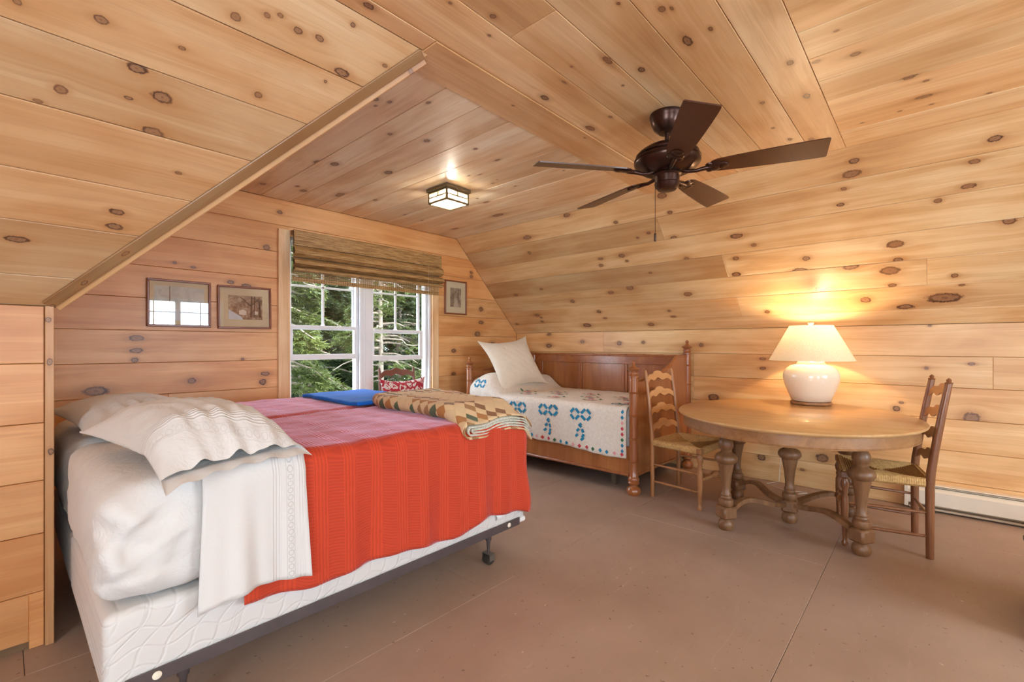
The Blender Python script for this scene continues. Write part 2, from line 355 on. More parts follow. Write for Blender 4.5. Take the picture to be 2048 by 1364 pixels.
# window wall (gable end of the bay)
WIN = (1.74, 3.345, .735, 2.25)
gable = [(.15, 0), (L_, 0), (L_, 1.43), (3.72, ZC), (1.277, ZC), (.15, 1.43)]
wall_back = surface('wall_back', (0, W_, 0), (1, 0, 0), (0, 0, 1), (0, -1, 0), gable, rows(0, ZC, .2393, .182), 'WW', [WIN], (.99, .79, .59), {3: [.85]}, spread=.06, bregion=[(-.1, -.1), (5.0, -.1), (5.0, 2.75), (-.1, 2.75)])
# knee wall and slope behind the table
wall_right = surface('wall_right', (L_, 0, 0), (0, 1, 0), (0, 0, 1), (-1, 0, 0), [(YR, 0), (W_, 0), (W_, 1.43), (YR, 1.43)],
    [(0, .232), (.232, .469), (.469, .708), (.708, .948), (.948, 1.183), (1.183, 1.43)], 'LW', tint=(1, .92, .77), joints={0: [-.9], 1: [-1.6], 2: [-1.1, 2.6], 3: [-2.0, 1.83], 4: [-.33, 1.83], 5: [-1.2, 2.9]}, spread=.07, bregion=[(YR-.1, -.1), (W_+.1, -.1), (W_+.1, 1.55), (YR-.1, 1.55)])
RSR = [0, .155, .39, .627, .87, 1.11, 1.35, 1.584]
slope_r = surface('ceiling_slope_right', (L_, 0, 1.43), (0, 1, 0), (-KR, 0, 1), (-1, 0, -KR), [(YR, 0), (W_, 0), (W_, 1.584), (YR, 1.584)], list(zip(RSR[:-1], RSR[1:])), 'RS',
    tint=(.96, .96, .92), joints={1: [-1.9, 1.335], 2: [.024], 3: [-1.5, 1.35], 4: [-.42], 5: [-1.4, 1.80], 6: [-2.0]},
    dark={(5, 2): (.74, .70, .66), (3, 2): (.70, .62, .55), (1, 2): (.93, .88, .84), (6, 1): (1, .98, .96)}, spread=.06, bregion=[(YR-.1, -.12), (W_+.1, -.12), (W_+.1, 1.75), (YR-.1, 1.75)])
# flat ceiling of the bay, boards running out from the window wall
ceiling = surface('ceiling', (0, 0, ZC), (0, 1, 0), (1, 0, 0), (0, 0, -1), [(YR, XL), (W_, XL), (W_, 3.72), (YR, 3.72)], [], thick=.10, bregion=[(YR-.1, XL-.1), (W_+.1, XL-.1), (W_+.1, 3.9), (YR-.1, 3.9)])
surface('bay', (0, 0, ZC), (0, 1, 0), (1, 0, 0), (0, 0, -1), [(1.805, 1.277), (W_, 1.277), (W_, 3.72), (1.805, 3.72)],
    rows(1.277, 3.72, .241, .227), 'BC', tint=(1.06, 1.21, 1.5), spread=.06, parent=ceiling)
surface('border', (0, 0, ZC), (1, 0, 0), (0, 1, 0), (0, 0, -1), [(1.243, 1.56), (3.72, 1.56), (3.72, 1.805), (1.243, 1.805)], [(1.56, 1.805)], 'MC', tint=(.95, .92, .90), parent=ceiling, off=.004)
surface('main', (0, 0, ZC), (1, 0, 0), (0, 1, 0), (0, 0, -1), [(XL, .415), (3.72, .415), (3.72, 1.56), (XL, 1.56)],
    [(.415, .60), (.60, .84), (.84, 1.075), (1.075, 1.315), (1.315, 1.56)], 'MC', tint=(1, .96, .92), joints={3: [1.44], 0: [-.7], 1: [.5], 2: [-1.2], 4: [0.0]}, spread=.06, parent=ceiling)
surface('sliver', (0, 0, ZC), (1, 0, 0), (0, 1, 0), (0, 0, -1), [(XL, 1.56), (1.243, 1.56), (1.243, 1.656), (XL, 1.656)], [(1.56, 1.656)], 'MC', tint=(.92, .80, .72), parent=ceiling)
surface('rear', (0, 0, ZC), (0, 1, 0), (1, 0, 0), (0, 0, -1), [(YR, XL), (.415, XL), (.415, 3.72), (YR, 3.72)],
    rows(XL, 1.98, .24)+[(1.98, 2.22), (2.22, 2.46), (2.46, 2.70), (2.70, 2.95), (2.95, 3.18), (3.18, 3.43), (3.43, 3.72)], 'RC', tint=(1, .99, .95), joints={i: [-1.7+(i % 4)*.35] for i in range(30)}, spread=.06, parent=ceiling)
# left: main roof slope, knee wall, cheek of the bay
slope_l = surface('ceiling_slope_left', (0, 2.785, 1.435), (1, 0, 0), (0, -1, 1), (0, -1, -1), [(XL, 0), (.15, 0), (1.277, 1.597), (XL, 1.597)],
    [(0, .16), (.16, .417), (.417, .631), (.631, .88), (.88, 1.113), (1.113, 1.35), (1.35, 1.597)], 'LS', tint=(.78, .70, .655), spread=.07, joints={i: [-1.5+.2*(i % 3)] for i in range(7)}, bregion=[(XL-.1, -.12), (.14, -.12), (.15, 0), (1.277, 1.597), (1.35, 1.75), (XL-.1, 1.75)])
wall_knee = surface('wall_left_knee', (0, 2.785, 0), (1, 0, 0), (0, 0, 1), (0, -1, 0), [(XL, 0), (.122, 0), (.122, 1.435), (XL, 1.435)],
    [(.0, .231), (.231, .475), (.475, .698), (.698, .941), (.941, 1.192), (1.192, 1.435)], 'KL', tint=(.90, .67, .48), holes=[(XL-1, .077, -.1, .034)], bholes=[], spread=.06, bregion=[(XL-.1, -.1), (.122, -.1), (.122, 1.55), (XL-.1, 1.55)])
surface('wall_left_bay', (.15, 0, 0), (0, 1, 0), (0, 0, 1), (1, 0, 0), [(2.81, 0), (W_, 0), (W_, 1.43), (2.81, 1.43)], rows(0, 1.43, .239), None, tint=(1, .9, .78), bregion=[(2.81, -.1), (W_+.1, -.1), (W_+.1, 1.5), (2.81, 1.5)])
KB = (1.277-.15)/(ZC-1.43)
surface('ceiling_slope_bay', (.15, 0, 1.43), (0, 1, 0), (KB, 0, 1), (1, 0, -KB), [(2.785, 0), (W_, 0), (W_, 1.597), (1.656, 1.597)], rows(0, 1.597, .24), None, tint=(1, .93, .84), bregion=[(2.785, 0), (2.85, -.12), (W_+.1, -.12), (W_+.1, 1.75), (1.62, 1.75), (1.656, 1.597)])
# walls behind the camera
RWIN = [(1.65, 3.35, .75, 2.25), (-1.45, .25, .75, 2.25)]
wall_rear = surface('wall_rear', (0, YR, 0), (1, 0, 0), (0, 0, 1), (0, 1, 0), [(XL, 0), (L_, 0), (L_, 1.43), (3.72, ZC), (XL, ZC)], rows(0, ZC, .24), None, RWIN, (1, .92, .82), bregion=[(XL-.1, -.1), (5.0, -.1), (5.0, 2.75), (XL-.1, 2.75)])
FILL_WIN = [(-1.45, .25, .75, 2.25)]  # opening for the added side window, there only for its fill light
wall_left = surface('wall_left', (XL, 0, 0), (0, 1, 0), (0, 0, 1), (1, 0, 0), [(YR, 0), (2.785, 0), (2.785, 1.435), (1.656, ZC), (YR, ZC)], rows(0, ZC, .24), None, FILL_WIN, (1, .92, .82), bregion=[(YR-.1, -.1), (2.95, -.1), (2.95, 2.75), (YR-.1, 2.75)])
# trim boards along the hip edge, the corner post
def trimboard(name, p0, p1, wd, nd, w, th, tint, back=0.0):
    p0, p1 = Vector(p0), Vector(p1); e = (p1-p0).normalized(); wd = Vector(wd).normalized(); nd = Vector(nd).normalized()
    Lh = (p1-p0).length/2; b = B(); b.cbox(-Lh, Lh, 0, w, -back, th, .003); o = b.build(name, PINE[1])
    Mx = Matrix.Identity(4); wd2 = (wd-e*wd.dot(e)).normalized(); nd2 = nd
    if e.cross(wd2).dot(nd2) < 0:
        e = -e
    for c_, ax in enumerate((e, wd2, nd2)):
        for r_ in range(3): Mx[r_][c_] = ax[r_]
    Mx.translation = (p0+p1)/2; o.matrix_basis = Mx
    o['seed'] = float(hsh(p0.x, w, 4)); o['tint'] = list(tint)
    for i in range(3): o['k%d' % i] = [random.uniform(-Lh, Lh), w*random.random(), .008]
    return tag(o, kind='structure')
A0, A1 = (.15, 2.785, 1.435), (1.262, 1.673, 2.547)
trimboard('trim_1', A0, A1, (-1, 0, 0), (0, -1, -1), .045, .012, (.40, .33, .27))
trimboard('trim_2', A0, A1, (0, 1, 0), (1, 0, -1), .06, .026, (.74, .61, .49))
pb = B(); pb.cbox(-.7175, .7175, -.014, .014, 0, .016, .002); post = pb.build('trim_3', PINE[1]); tag(post, kind='structure')
post.matrix_basis = Matrix(((0, 1, 0, .137), (0, 0, -1, 2.786), (-1, 0, 0, .7175), (0, 0, 0, 1)))
post['seed'] = .4; post['tint'] = [.70, .54, .42]
for i, z in enumerate((-.66, -.48, .1)): post['k%d' % i] = [-z*1.0 if i == 2 else z, .004*(i-1), .009]
# painted plywood floor
t = NT('brown_floor_paint'); P = t.obj(); n1 = t.noise(P, 1.3, 4, .55); n2 = t.noise(P, 60, 3)
c = t.ramp(n1, [(.3, lin('#9d8473')), (.7, lin('#b09887'))])
sx = t.sep(P); st = t.noise(t.comb(t.M('MULTIPLY', sx[0], 3.0), t.M('MULTIPLY', sx[1], 40.0), 0.0), 1.2, 4, .7, 1.2)
c = t.mix(t.M('MULTIPLY', t.step(st, .58, .76), .34), c, (.52, .40, .32))
c = t.mix(t.M('MULTIPLY', t.step(t.noise(P, 35, 2), .68, .73), .6), c, (.10, .06, .045))
c = t.mix(t.M('MULTIPLY', t.step(t.noise(P, 21, 3, .7), .70, .74), .7), c, (.70, .64, .58))
t.bump(n2, .15, .0015)
FLOORM = t.set(color=c, rough=t.M('MULTIPLY_ADD', t.noise(P, 6, 3), .18, .34), spec=.45)
b = B(); b.box(XL-.2, L_+.15, YR-.1, W_+.1, -.2, -.019); floor = b.build('floor', plain('subfloor', (.05, .035, .025), .8)); tag(floor, kind='structure')
FY = [YR-.02, -2.0, -.78, .45, 1.70, 2.58, 3.80, W_+.04]
for i in range(len(FY)-1):
    xs = [XL-.02]; x = XL+(.8 if i % 2 else 1.75)
    while x < L_-.2: xs.append(x); x += 2.44
    xs.append(L_+.02)
    if i == 5: xs = sorted(xs+[.06])
    for j in range(len(xs)-1):
        b = B(); b.cbox(xs[j]+.0008, xs[j+1]-.0008, FY[i]+.0008, FY[i+1]-.0008, -.018, 0, .0015); o = b.build('floor_panel', FLOORM, floor)
# ------------------------------------------------------------------ windows
WHITE = plain('white_vinyl', (.80, .82, .84), .35, .02)
t = NT('window_glass'); g = t.n('ShaderNodeBsdfGlossy'); g.inputs['Roughness'].default_value = .02; tr = t.n('ShaderNodeBsdfTransparent')
lw = t.n('ShaderNodeLayerWeight'); lw.inputs[0].default_value = .5; mx = t.n('ShaderNodeMixShader')
t.put(mx.inputs[0], t.M('MULTIPLY_ADD', t.M('POWER', lw.outputs[1], 4.0), .8, .02)); t.t.links.new(tr.outputs[0], mx.inputs[1]); t.t.links.new(g.outputs[0], mx.inputs[2]); t.t.links.new(mx.outputs[0], t.out.inputs[0])
GLASS = t.m
CASE = PINE[0]
def casing(name, x0, x1, y0, y1, z0, z1, axis, tint=(1, .93, .84)):
    """a pale pine board; grain along its length"""
    c = Vector(((x0+x1)/2, (y0+y1)/2, (z0+z1)/2)); d = (x1-x0, y1-y0, z1-z0); b = B()
    if axis == 'z': b.cbox(-d[2]/2, d[2]/2, -d[0]/2, d[0]/2, -d[1]/2, d[1]/2, .003); R_ = Matrix(((0, 1, 0), (0, 0, 1), (1, 0, 0)))
    else: b.cbox(-d[0]/2, d[0]/2, -d[2]/2, d[2]/2, -d[1]/2, d[1]/2, .003); R_ = Matrix(((1, 0, 0), (0, 0, -1), (0, 1, 0)))
    o = b.build(name, CASE); M4 = R_.to_4x4(); M4.translation = c; o.matrix_basis = M4
    o['seed'] = hsh(x0, z0, 2); o['tint'] = list(tint); return tag(o, kind='structure')
casing('trim_4', 1.641, 1.742, 4.268, 4.2895, .70, 2.302, 'z', (1.06, 1.08, 1.12))
casing('trim_5', 3.345, 3.434, 4.268, 4.2895, .70, 2.302, 'z', (1.06, 1.08, 1.12))
casing('trim_6', 1.742, 3.345, 4.268, 4.2895, 2.25, 2.302, 'x')
casing('trim_7', 1.62, 3.470, 4.235, 4.40, .712, .736, 'x', (1.06, 1.08, 1.12))
casing('trim_8', 1.66, 3.42, 4.270, 4.2895, .62, .711, 'x')
def bars(bars_, y0, y1):
    b = B()
    for (x0, x1, z0, z1) in bars_: b.cbox(x0, x1, y0, y1, z0, z1, .003)
    return b
def double_hung(n, x0, x1, gx0, gx1, zb, zm, ztop, zs, open_):
    """x0..x1 frame; gx0..gx1 glass; zb sill; zm bottom of upper glass; zs underside of the raised lower sash"""
    fr = bars([(x0, x0+.022, zb, ztop), (x1-.03, x1, zb, ztop), (x0, x1, ztop-.03, ztop), (x0, x1, zb, zb+.02)], 4.30, 4.41)
    for q in (.010, .022): fr.cbox(x1-.03-q-.006, x1-.03-q+.004, 4.33, 4.40, zb, ztop, .001)
    o = fr.build('window_%d' % n, WHITE); tag(o, kind='structure')
    us = bars([(gx0-.03, gx0, zm-.02, ztop-.03), (gx1, gx1+.03, zm-.02, ztop-.03), (gx0, gx1, zm-.03, zm), (gx0, gx1, ztop-.06, ztop-.03)], 4.375, 4.40).build('upper_sash', WHITE, o)
    xm = (gx0+gx1)/2
    b = B(); b.cbox(xm-.011, xm+.011, 4.378, 4.395, zm, ztop-.05, .003); b.prism([(xm-.03, zm), (xm+.03, zm), (xm+.011, zm+.025), (xm-.011, zm+.025)], 4.377, 4.396, lambda u, v, t: (u, t, v)); b.build('muntin', WHITE, us)
    b = B(); b.cbox(gx0, gx1, 4.378, 4.395, 1.815, 1.835, .003); b.build('muntin', WHITE, us)
    for (a, c) in ((gx0, xm), (xm, gx1)):
        for (d, e) in ((zm, 1.815), (1.835, ztop-.05)):
            b = B(); b.box(a, c, 4.385, 4.388, d, e); b.build('pane', GLASS, us)
    ls = bars([(gx0-.045, gx0, zs, zm+.01), (gx1, gx1+.045, zs, zm+.01), (gx0, gx1, zs, zs+.052), (gx0, gx1, zm-.022, zm+.01)], 4.335, 4.362).build('lower_sash', WHITE, o)
    b = B(); b.box(gx0, gx1, 4.346, 4.349, zs+.052, zm-.02); b.build('pane', GLASS, ls)
    return o
w1 = double_hung(1, 1.742, 2.475, 1.793, 2.405, .737, 1.445, 2.25, 1.130, True)
w2 = double_hung(2, 2.575, 3.343, 2.63, 3.21, .737, 1.425, 2.25, 1.105, True)
b = B(); b.cbox(2.475, 2.575, 4.295, 4.41, .737, 2.25, .004); b.cbox(2.50, 2.55, 4.288, 4.296, .737, 2.25, .002); tag(b.build('trim_9', WHITE), kind='structure')
def rear_window(n, M4):
    b = B()
    for q in ((-.85, -.78, 0, 1.5), (.78, .85, 0, 1.5), (-.05, .05, 0, 1.5), (-.78, .78, 0, .07), (-.78, .78, 1.43, 1.5), (-.78, .78, .70, .75)): b.cbox(q[0], q[1], -.02, .03, q[2], q[3], .004)
    for s_ in (-.41, .41): b.cbox(s_-.011, s_+.011, -.005, .012, .75, 1.43, .002); b.cbox(s_-.37, s_+.37, -.005, .012, 1.20, 1.222, .002)
    o = b.build('window_%d' % n, WHITE); o.matrix_basis = M4; tag(o, kind='structure'); return o
rear_window(3, Matrix.Translation((2.5, YR-.05, .75))); rear_window(4, Matrix.Translation((-.6, YR-.05, .75)))
rear_window(5, Matrix.Translation((XL-.05, -.6, .75)) @ Matrix.Rotation(PI/2, 4, 'Z'))  # made-up window in the left wall, goes with the side fill light

# woven wood roman shade
t = NT('woven_bamboo'); P = t.sep(t.obj()); q = t.comb(t.M('MULTIPLY', P[0], 7.0), P[1], t.M('MULTIPLY', P[2], 95.0)); n1 = t.noise(q, 1, 4, .7)
n2 = t.noise(t.comb(t.M('MULTIPLY', P[0], 28.0), P[1], t.M('MULTIPLY', P[2], 160.0)), 1, 2)
c = t.ramp(n1, [(.25, lin('#6a4824')), (.42, lin('#9a7442')), (.55, lin('#b99460')), (.75, lin('#cfae7c'))])
c = t.mix(t.M('MULTIPLY', t.step(n2, .64, .72), .8), c, lin('#2c1a0c')); BAMB = t.set(color=c, rough=.5)
sh = empty('woven_shade', (0, 0, 0)); tag(sh, 'brown woven bamboo roman shade drawn up at the top of the window', 'window shade')
def slats(path, pitch, h, x0, x1, th=.0035):
    b = B(); pts = [Vector((0, y, z)) for y, z in path]; d = 0
    for p, q in zip(pts[:-1], pts[1:]):
        e = q-p; ln = e.length; u = e/ln; nn = Vector((0, -u.z, u.y)); s_ = -d
        while s_ < ln:
            if s_ >= 0:
                m_ = p+u*s_; jx = random.uniform(-.003, .003); vs = []
                for xx in (x0+jx, x1+jx):
                    for (a_, c_) in ((0, 0), (h, 0), (h, th), (0, th)): vs.append((xx, (m_+u*a_+nn*c_).y, (m_+u*a_+nn*c_).z))
                b.add(vs, [(0, 1, 2, 3), (7, 6, 5, 4), (0, 4, 5, 1), (1, 5, 6, 2), (2, 6, 7, 3), (3, 7, 4, 0)])
            s_ += pitch
        d = (ln-(s_-pitch)) if s_ > 0 else 0; d = 0
    return b
tag(slats([(4.232, 2.300), (4.196, 2.298), (4.190, 2.165)], .0105, .0095, 1.745, 3.415).build('valance', BAMB, sh), kind='stuff')
tag(slats([(4.200, 2.158), (4.168, 2.125), (4.160, 2.085), (4.200, 2.062)], .0105, .0095, 1.74, 3.425).build('fold', BAMB, sh), kind='stuff')
tag(slats([(4.204, 2.050), (4.160, 2.025), (4.152, 1.995), (4.204, 1.978)], .0105, .0095, 1.738, 3.43).build('fold', BAMB, sh), kind='stuff')
tag(slats([(4.206, 1.972), (4.165, 1.958), (4.162, 1.945), (4.206, 1.932)], .0105, .0095, 1.74, 3.428).build('fold', BAMB, sh), kind='stuff')
tag(slats([(4.222, 1.935), (4.222, 1.885)], .0125, .0070, 1.74, 3.395, .003).build('open_weave', BAMB, sh), kind='stuff')
tag(slats([(4.222, 1.884), (4.222, 1.846)], .0085, .0080, 1.74, 3.395, .004).build('bottom_edge', BAMB, sh), kind='stuff')
b = B()
for i in range(70): x = 1.75+i*.0236; b.box(x, x+.0016, 4.2195, 4.2215, 1.846, 1.95)
tag(b.build('weft_thread', plain('thread_brown', (.10, .06, .03), .8), sh), kind='stuff')
b = B(); b.tube([(3.20, 4.158, 2.17), (3.20, 4.152, 2.0), (3.20, 4.17, 1.45), (3.20, 4.17, 1.02)], .0018, 5); b.build('pull_cord', plain('cord_tan', (.55, .42, .28), .8), sh)
b = B(); b.box(1.75, 3.405, 4.224, 4.227, 1.936, 2.30); b.build('lining', plain('shade_lining', (.20, .13, .07), .8), sh)
b = B(); b.cbox(1.745, 3.415, 4.235, 4.267, 2.262, 2.30, .002); b.build('head_rail', plain('headrail', (.30, .19, .10), .6), sh)

# ------------------------------------------------------------------ framed pictures
FRM = wood('mahogany_frame', (.20, .055, .020), (.30, .09, .03), .3)
t = NT('picture_glass'); g = t.n('ShaderNodeBsdfGlossy'); g.inputs['Roughness'].default_value = .015; tr = t.n('ShaderNodeBsdfTransparent')
lw = t.n('ShaderNodeLayerWeight'); lw.inputs[0].default_value = .5; mx = t.n('ShaderNodeMixShader')
t.put(mx.inputs[0], t.M('MULTIPLY_ADD', t.M('POWER', lw.outputs[1], 4.0), .8, .08)); t.t.links.new(tr.outputs[0], mx.inputs[1]); t.t.links.new(g.outputs[0], mx.inputs[2]); t.t.links.new(mx.outputs[0], t.out.inputs[0]); PGL = t.m
MATB = plain('cream_mat_board', lin('#d9cba8'), .8, .03)
def picture(label, x0, x1, z0, z1, win, art, roll=0.0, fw=.017):
    w, h = x1-x0, z1-z0; o = empty('framed_picture', ((x0+x1)/2, 4.2895, (z0+z1)/2)); o.rotation_euler = (0, roll, 0); tag(o, label, 'picture', 'framed pictures on the window wall')
    b = B()
    for q in ((-w/2, w/2, h/2-fw, h/2), (-w/2, w/2, -h/2, -h/2+fw), (-w/2, -w/2+fw, -h/2+fw, h/2-fw), (w/2-fw, w/2, -h/2+fw, h/2-fw)): b.cbox(q[0], q[1], -.024, -.002, q[2], q[3], .004)
    b.build('frame', FRM, o)
    b = B(); b.box(-w/2+fw*.5, w/2-fw*.5, -.008, -.004, -h/2+fw*.5, h/2-fw*.5); b.build('mat_board', MATB, o)
    b = B(); b.box(win[0], win[1], -.0095, -.0082, win[2], win[3]); pr = b.build('print', art[0], o)
    for nm, poly, m in art[1]:
        b = B(); b.prism([(win[0]+u*(win[1]-win[0]), win[2]+v*(win[3]-win[2])) for u, v in poly], -.0105, -.0096, lambda u, v, t: (u, t, v)); b.build(nm, m, pr)
    b = B(); b.box(-w/2+fw*.6, w/2-fw*.6, -.0145, -.0130, -h/2+fw*.6, h/2-fw*.6); b.build('glass', PGL, o)
    return o
def blotch(name, stops, sc=14):
    t = NT(name); n = t.noise(t.obj(), sc, 5, .65, .6); return t.set(color=t.ramp(n, stops), rough=.8)
def trunk(x, w, lean=0, top=1.0, bot=0.1): return [(x-w, bot), (x+w, bot), (x+w*.5+lean, top), (x-w*.5+lean, top)]
SEP = plain('sepia_ink', (.10, .06, .04), .8); PEN = plain('umber_ink', (.12, .07, .05), .8); SNOW = plain('pale_wash', (.62, .68, .72), .8); HSE = plain('house_white', (.75, .70, .60), .8)
ART1 = (blotch('pale_landscape_wash', [(.3, (.42, .48, .46)), (.5, (.62, .66, .62)), (.7, (.72, .72, .66))], 9), [('tree', trunk(.3, .012), PEN), ('hill', [(0, 0), (1, 0), (1, .22), (.6, .34), (.3, .28), (0, .36)], SNOW)])
ART2 = (blotch('winter_tree_wash', [(.30, (.10, .06, .05)), (.45, (.30, .19, .13)), (.6, (.52, .40, .28)), (.75, (.66, .56, .42))], 22),
        [('snow_bank', [(0, 0), (.42, .0), (.36, .12), (0, .42)], SNOW), ('house', [(.30, .2), (.52, .2), (.52, .36), (.41, .42), (.30, .36)], HSE), ('house', [(.72, .22), (.86, .22), (.86, .32), (.79, .38), (.72, .32)], HSE),
         ('tree', trunk(.66, .035, .02), PEN), ('tree', trunk(.74, .022, .03), PEN), ('tree', [(.64, .55), (.66, .60), (.35, .95), (.33, .94)], PEN), ('tree', [(.66, .6), (.68, .58), (.93, .93), (.91, .95)], PEN), ('tree', trunk(.93, .04, -.02, .8), SEP)])
ART3 = (blotch('sepia_woodland', [(.3, (.13, .09, .06)), (.5, (.34, .26, .18)), (.72, (.58, .48, .35))], 20), [('tree', trunk(.16, .03, 0, 1, .3), SEP), ('tree', trunk(.30, .02, .01, 1, .35), SEP), ('tree', trunk(.78, .03, 0, 1, .28), SEP), ('tree', trunk(.64, .015, -.01, 1, .4), SEP), ('path', [(.3, 0), (.8, 0), (.56, .42), (.48, .42)], plain('sepia_light', (.50, .42, .31), .8))])
picture('wide picture in thin mahogany frame whose glass reflects a window', .716, 1.126, 1.408, 1.766, (-.16, .16, -.13, .13), ART1)
picture('winter tree and house print in mahogany frame beside the window casing', 1.172, 1.582, 1.405, 1.762, (-.125, .135, -.10, .10), ART2, -.012)
picture('small upright sepia woodland print right of the woven shade', 3.530, 3.877, 1.640, 2.050, (-.085, .085, -.115, .115), ART3, .0)

# ------------------------------------------------------------------ baseboard heater
HT = plain('cream_enamel', lin('#e4d8c4'), .4, .03); DK = plain('dark_slot', (.05, .04, .03), .7)
h = empty('baseboard_heater', (4.76, -.9, 0)); tag(h, 'long cream enamel baseboard heater at the foot of the wall', 'heater')
b = B(); b.prism([(.055, .05), (-.015, .05), (-.02, .055), (-.02, .155), (.0, .175), (.005, .175), (-.012, .155), (-.012, .06), (.055, .06)], -1.04, 1.04, lambda u, v, t: (u, t, v)); b.build('front_cover', HT, h)
b = B(); b.cbox(-.008, .062, -1.04, 1.04, .196, .205, .003); b.box(.050, .062, -1.04, 1.04, .03, .2); b.build('back_plate', HT, h)
for z in (.176, .187):
    b = B(); b.cbox(-.004, .035, -1.03, 1.03, z, z+.004, .001, Matrix.Identity(4)); b.build('louvre', HT, h)
b = B(); b.box(.02, .045, -1.03, 1.03, .075, .165); b.build('heating_element', DK, h)
b = B(); b.cbox(-.022, .062, 1.035, 1.06, .02, .207, .004); b.build('end_cap', HT, h)
b = B(); b.cbox(-.012, .03, -1.04, 1.035, .012, .03, .004); b.build('bottom_rail', plain('brushed_metal', (.55, .45, .33), .3, .05, metal=.6), h)

# ------------------------------------------------------------------ trees beyond the window
t = NT('conifer_bark'); n = t.noise(t.obj(), 14, 4, .7); BARK = t.set(color=t.ramp(n, [(.3, (.10, .075, .055)), (.7, (.34, .27, .20))]), rough=.9)
def leafmat(name, a, b_):
    t = NT(name); n = t.noise(t.obj(), 1.6, 3); n2 = t.noise(t.obj(), 30, 2)
    c = t.ramp(t.M('ADD', t.M('MULTIPLY', n, .6), t.M('MULTIPLY', n2, .4)), [(.32, a), (.68, b_)])
    tl = t.n('ShaderNodeBsdfTranslucent'); t.put(tl.inputs[0], c); ms = t.n('ShaderNodeMixShader'); ms.inputs[0].default_value = .35
    t.set(color=c, rough=.6); t.t.links.new(t.p.outputs[0], ms.inputs[1]); t.t.links.new(tl.outputs[0], ms.inputs[2]); t.t.links.new(ms.outputs[0], t.out.inputs[0]); return t.m
LEAF = [leafmat('hemlock_needles', (.023, .041, .009), (.14, .165, .032)), leafmat('fir_needles', (.010, .023, .007), (.064, .085, .022))]
def conifer(name, label, x, y, h, rad, mat_i, nb, seed, z0=-3.0, bare=.0, leafs=90, lz=(.25, 1.0), ls=.16, tr=.11):
    r = np.random.default_rng(seed); root = empty(name, (x, y, z0)); tag(root, label, 'tree', 'conifers outside the window')
    b = B(); b.tube([(r.normal(0, .03), r.normal(0, .03), h*i/8) for i in range(9)], [tr*(1-i/10)+.01 for i in range(9)], 9); b.build('trunk', BARK, root, 40)
    br = B(); V4 = []
    for i in range(nb):
        f = lz[0]+(lz[1]-lz[0])*(i+r.random())/nb; zz = h*f; az = r.random()*2*PI; ln = rad*(1.05-f*.85)*(.75+.4*r.random())
        d = np.array([math.cos(az), math.sin(az), 0]); pts = []
        for k in range(6):
            s_ = k/5; pts.append(np.array([0, 0, zz])+d*ln*s_+np.array([0, 0, .18*ln*s_-.42*ln*s_*s_])+r.normal(0, .03, 3)*s_)
        br.tube(pts, [.022*(1-.8*k/5)+.003 for k in range(6)], 5)
        isbare = r.random() < bare
        m_ = int(leafs*(.12 if isbare else 1)); pa = np.array(pts)
        ss_ = .15+.85*np.sqrt(r.random(m_)); k_ = np.minimum(4, (ss_*5).astype(int)); p = pa[k_]+(pa[k_+1]-pa[k_])*(ss_*5-k_)[:, None]
        side = np.array([-d[1], d[0], 0]); wsp = ((1-ss_)*.3*ln+.10)*.6
        p = p+side*(r.normal(0, 1, m_)*wsp)[:, None]; p[:, 2] -= np.abs(r.normal(0, .09, m_))
        dr = d*(.6+.5*r.random(m_))[:, None]+side*r.normal(0, .7, m_)[:, None]; dr[:, 2] += -.25+r.normal(0, .25, m_); dr /= np.linalg.norm(dr, axis=1)[:, None]
        up = np.array([0, 0, 1.0])+r.normal(0, .35, (m_, 3)); sd = np.cross(dr, up); sd /= np.linalg.norm(sd, axis=1)[:, None]
        Lf = (ls*(.6+.8*r.random(m_)))[:, None]; wd = Lf*.17
        for (o_, a_) in ((0, 0), (.3, .75), (.3, -.75), (.62, .7), (.62, -.7)):     # a sprig: a tip and two pairs of side shoots
            b0 = p+dr*Lf*o_; dd = dr*math.cos(a_)+sd*math.sin(a_); s2 = np.cross(dd, up); s2 /= (np.linalg.norm(s2, axis=1)[:, None]+1e-6); l2 = Lf*(1 if a_ == 0 else .55)
            V4.append(np.stack([b0, b0+dd*l2*.5+s2*wd*.4, b0+dd*l2, b0+dd*l2*.5-s2*wd*.4], 1))
    tag(br.build('branches', BARK, root, 40, False), kind='stuff')
    V4 = np.concatenate(V4); n = len(V4); co = V4.astype(np.float32).reshape(-1, 3); me = bpy.data.meshes.new('foliage')
    me.vertices.add(4*n); me.vertices.foreach_set('co', co.ravel()); me.loops.add(4*n); me.loops.foreach_set('vertex_index', np.arange(4*n, dtype=np.int32))
    me.polygons.add(n); me.polygons.foreach_set('loop_start', np.arange(0, 4*n, 4, dtype=np.int32)); me.update(calc_edges=True); me.validate()
    tag(link('foliage', me, LEAF[mat_i], root), kind='stuff'); return root
conifer('hemlock_tree', 'hemlock with pale bare trunk and twiggy limbs outside the right window', 5.32, 8.5, 6.6, 1.7, 0, 80, 1, bare=.45, leafs=150, ls=.12, tr=.075)
conifer('hemlock_tree', 'hemlock with drooping light green sprays beside the left casing', 2.75, 7.5, 6.2, 2.3, 0, 110, 2, bare=.12, leafs=210, ls=.12, tr=.07)
conifer('fir_tree', 'dark dense fir standing behind the hemlock of the left window', 4.75, 10.8, 7.2, 2.5, 1, 120, 3, leafs=170, ls=.20)
conifer('fir_tree', 'dark fir behind the bare trunked hemlock', 7.6, 11.2, 7.2, 2.5, 1, 120, 4, leafs=170, ls=.20)
conifer('fir_tree', 'far fir seen between the nearer trees', 6.9, 14.6, 8.2, 3.4, 1, 120, 5, leafs=170, ls=.28)
